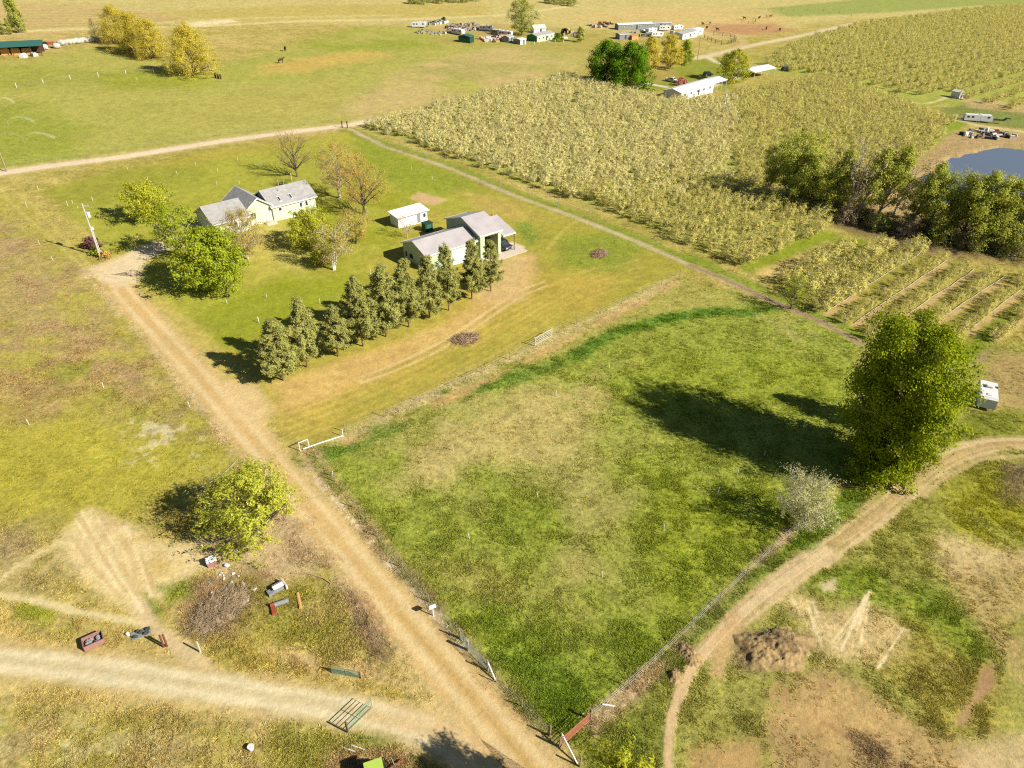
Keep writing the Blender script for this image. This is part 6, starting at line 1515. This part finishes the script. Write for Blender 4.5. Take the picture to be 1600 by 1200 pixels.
# sprinklers
SPRAY = bpy.data.materials.new("water_spray"); SPRAY.use_nodes = True
nt = SPRAY.node_tree; nt.nodes.clear(); o_n = nt.nodes.new("ShaderNodeOutputMaterial"); d_n = nt.nodes.new("ShaderNodeBsdfDiffuse"); t_n = nt.nodes.new("ShaderNodeBsdfTransparent"); m_n = nt.nodes.new("ShaderNodeMixShader")
d_n.inputs[0].default_value = (.8, .8, .8, 1); m_n.inputs[0].default_value = .045
nt.links.new(t_n.outputs[0], m_n.inputs[1]); nt.links.new(d_n.outputs[0], m_n.inputs[2]); nt.links.new(m_n.outputs[0], o_n.inputs[0])
for x, yv, dirs in ((38, 223, ((-1, .15), (.9, .1))), (14, 197, ((.8, .25),)), (0, 166, ((.5, .2),)), (216, 130, ((-.1, .15),))):
    t = thing('sprinkler', {38: 'impact sprinkler throwing two water jets near the country road', 14: 'impact sprinkler throwing one jet in the green pasture', 0: 'impact sprinkler at the edge of the far pasture', 216: 'sprinkler spraying near the white-posted fence'}[x], 'sprinkler', P3(x, yv))
    MB().tube([(0, 0, -.2), (0, 0, 1.3)], .05, 6).build('riser_pipe', GALV, t)
    for dx, up in dirs:
        R_ = 8 if x != 216 else 2.5
        MB().tube([(dx * R_ * s, .25 * R_ * s * abs(dx), 1.3 + R_ * (.55 * s - .62 * s * s)) for s in np.linspace(0, 1, 9)], list(np.linspace(.04, .5, 9)), 6).build('water_jet', SPRAY, t)
# foreground junk
cr_ = thing('open_crate', 'faded pink open crate full of grey scrap beside the gravel road', 'crate', P3(148, 1006), math.radians(35))
MB().box(-1.0, 1.0, -.7, .7, .25, .33).build('floor', RUST, cr_)
for a in ((-1.0, 1.0, -.75, -.70), (-1.0, 1.0, .70, .75)): MB().box(a[0], a[1], a[2], a[3], .2, .95).build('side_panel', PINKISH, cr_)
for a in ((-1.05, -1.0), (1.0, 1.05)): MB().box(a[0], a[1], -.7, .7, .2, .95).build('end_panel', PINKISH, cr_)
cr_.scale = (.8, .8, .8)
sc_ = MB()
for i in range(16):
    x, yv = random.uniform(-.7, .6), random.uniform(-.45, .45); sc_.blob((x, yv, .5), .28, .22, .22, i, 1, .3)
sc_.build('scrap_load', GREY, cr_)['kind'] = 'stuff'
db = thing('debris_pallet', 'dark sheet of junk and hoses with a white bucket by the trail', 'debris', P3(222, 990), .5, None, .75)
MB().box(-1.2, 1.0, -.6, .6, .02, .16).build('sheet', GREY, db)
for i in range(9): MB().blob((random.uniform(-1.1, .8), random.uniform(-.5, .5), .28), .35, .25, .2, 40 + i, 1, .3).build('lump', DKGREY, db)
MB().tube([(-1.5, .5, 0), (-1.5, .5, .45)], [.18, .22], 10).build('bucket', WHITE, db)
fj = thing('chest_box', 'white lidded chest tipped on the bare dirt under the lemon-yellow tree', 'chest', P3(332, 882), .5, None, .85)
MB().box(-.55, .55, -.4, .4, 0, .75).build('body', PINKISH, fj); MB().add([(-.6, -.45, .75), (.6, -.45, .78), (.6, .45, .95), (-.6, .45, .9), (-.6, -.45, .82), (.6, -.45, .85), (.6, .45, 1.02), (-.6, .45, .97)], [(0, 3, 2, 1), (4, 5, 6, 7), (0, 1, 5, 4), (1, 2, 6, 5), (2, 3, 7, 6), (3, 0, 4, 7)]).build('lid', WALL_W, fj)
tag(MB().blob((0, 0, .15), .3, .2, .2, 3, 2, .2).build('rubbish_bag', WHITE, None, P3(355, 885)), 'white rubbish bag lying near the tipped chest', 'bag')
ap = thing('old_appliance', 'grey and white broken appliance panels heaped beside the driveway bank', 'appliance', P3(438, 920), .7, None, .8)
MB().box(-.8, .5, -.35, .45, 0, .8).build('cabinet', GREY, ap); MB().box(.52, .75, -.7, .7, 0, .85).build('side_panel', PALEPINK, ap)
MB().hexa([(-.9, -.5, .82), (.45, -.5, .82), (.45, .1, .9), (-.9, .1, .9), (-.9, -.5, .88), (.45, -.5, .88), (.45, .1, .96), (-.9, .1, .96)]).build('top_panel', WALL_W, ap)
MB().box(-1.6, -.82, -.45, .35, .05, .5).build('tank', GREY, ap)
gt = thing('gas_tank', 'grey cylindrical tank lying in the grass by the red seat', 'tank', P3(440, 944), .45, None, .8); MB().tube([(-.9, 0, .3), (-.8, 0, .3), (.8, 0, .3), (.9, 0, .3)], [.12, .3, .3, .12], 12).build('shell', GREY, gt)
for x in (-.5, .5): MB().box(x - .05, x + .05, -.22, .22, 0, .1).build('foot', RUST, gt)
rs = thing('red_seat', 'red seat thrown out in the grass beside the grey tank', 'seat', P3(428, 955), 2.0, None, .8); MB().box(-.6, .5, -.25, .25, .12, .35).build('cushion', REDP, rs); MB().hexa([(.45, -.25, .1), (.6, -.25, .1), (.6, .25, .1), (.45, .25, .1), (.6, -.25, .7), (.75, -.25, .66), (.75, .25, .66), (.6, .25, .7)]).build('backrest', REDP, rs)
bk = thing('bucket', 'round white bucket with lid in the weeds beside the gravel road', 'bucket', P3(393, 1171)); MB().tube([(0, 0, 0), (0, 0, .42)], [.2, .25], 12).build('body', WHITE, bk); MB().tube([(0, 0, .42), (0, 0, .46)], .27, 12).build('lid', WHITE, bk)
# horses and cattle on the far paddock: one skinned body each
def horse_mesh(mt):
    J = [(0, 0, 1.15), (.55, 0, 1.15), (-.6, 0, 1.18), (.85, 0, 1.5), (1.1, 0, 1.75), (1.4, 0, 1.55), (-.9, 0, .9),
         (.5, .2, .7), (.5, .2, .1), (.55, -.2, .7), (.6, -.2, .1), (-.62, .2, .7), (-.7, .2, .1), (-.6, -.2, .7), (-.55, -.2, .1)]
    E_ = [(0, 1), (0, 2), (1, 3), (3, 4), (4, 5), (2, 6), (1, 7), (7, 8), (1, 9), (9, 10), (2, 11), (11, 12), (2, 13), (13, 14)]
    Rr = [.34, .32, .33, .2, .14, .09, .04, .1, .06, .1, .06, .12, .06, .12, .06]
    me = bpy.data.meshes.new('horse'); me.from_pydata(J, E_, []); o = bpy.data.objects.new('horse_tmp', me); COL.objects.link(o)
    md = o.modifiers.new('skin', 'SKIN')
    for i, r in enumerate(Rr): me.skin_vertices[0].data[i].radius = (r, r)
    me.skin_vertices[0].data[0].use_root = True
    o.modifiers.new('sub', 'SUBSURF').levels = 1
    dg = bpy.context.evaluated_depsgraph_get(); nm = bpy.data.meshes.new_from_object(o.evaluated_get(dg)); bpy.data.objects.remove(o)
    nm.materials.clear(); nm.materials.append(mt); return nm
hm = {'dark': horse_mesh(HORSE_D), 'bay': horse_mesh(HORSE_B), 'pale': horse_mesh(HORSE_W)}
for x, yv, k, lb in ((1163, 31, 'bay', 'bay horse grazing outside the far paddock fence'), (1186, 30, 'bay', 'bay horse inside the far paddock corner'), (1198, 28, 'pale', 'pale horse beside a bay on the far hill pasture'), (1203, 28, 'bay', 'bay horse touching the pale one on the far hill pasture'), (1098, 40, 'dark', 'dark horse facing the pale one above the campers'), (1110, 39, 'pale', 'pale horse above the campers'), (1104, 46, 'dark', 'dark horse on the bare brown paddock near the outbuilding'), (1121, 49, 'dark', 'dark horse at the corral end of the brown paddock'), (1197, 47, 'dark', 'dark cow lying alone on the brown paddock'), (1218, 49, 'dark', 'dark cow at the far edge of the brown paddock'),
                     (439, 99, 'dark', 'dark calf in the wide pasture'), (446, 80, 'dark', 'dark calf further up the wide pasture')):
    tag(link('horse' if 'cow' not in lb and 'calf' not in lb else 'cow', hm[k], None, P3(x, yv), random.uniform(0, 6.28)), lb, 'horse' if 'horse' in lb else 'cow').scale = (1.25,) * 3
# gate pillars at the road end
for x, lb in ((535, 'dark gate post at the end of the country road, lawn side'), (543, 'dark gate post at the end of the country road, orchard side')):
    tag(MB().tube([(0, 0, -.3), (0, 0, 2.0)], .16, 8).build('gate_pillar', DARKWOOD, None, P3(x, 200)), lb, 'post')
for x in (337, 341, 345):
    tag(MB().box(-.25, .25, -.25, .25, -.2, 1.6).build('old_post', DARKWOOD, None, P3(x, 122 + (x - 337) * .2)), 'stubby dark post by the lone golden willow', 'post', 'stubby dark posts')
print("objects", len(bpy.data.objects))

# ------------------------------------------------------------------ the air
hz = MB().box(-1100, 1200, -700, 1500, -95, 75)
hz_m = bpy.data.materials.new("haze"); hz_m.use_nodes = True
hn = hz_m.node_tree; hn.nodes.clear(); ho = hn.nodes.new("ShaderNodeOutputMaterial"); hv_ = hn.nodes.new("ShaderNodeVolumePrincipled")
hv_.inputs["Color"].default_value = (.93, .95, 1.0, 1); hv_.inputs["Density"].default_value = HAZE; hv_.inputs["Anisotropy"].default_value = .2
hn.links.new(hv_.outputs[0], ho.inputs["Volume"])
if HAZE > 0: tag(hz.build("haze", hz_m), "thin pale haze over the whole farmland", None, kind='stuff')
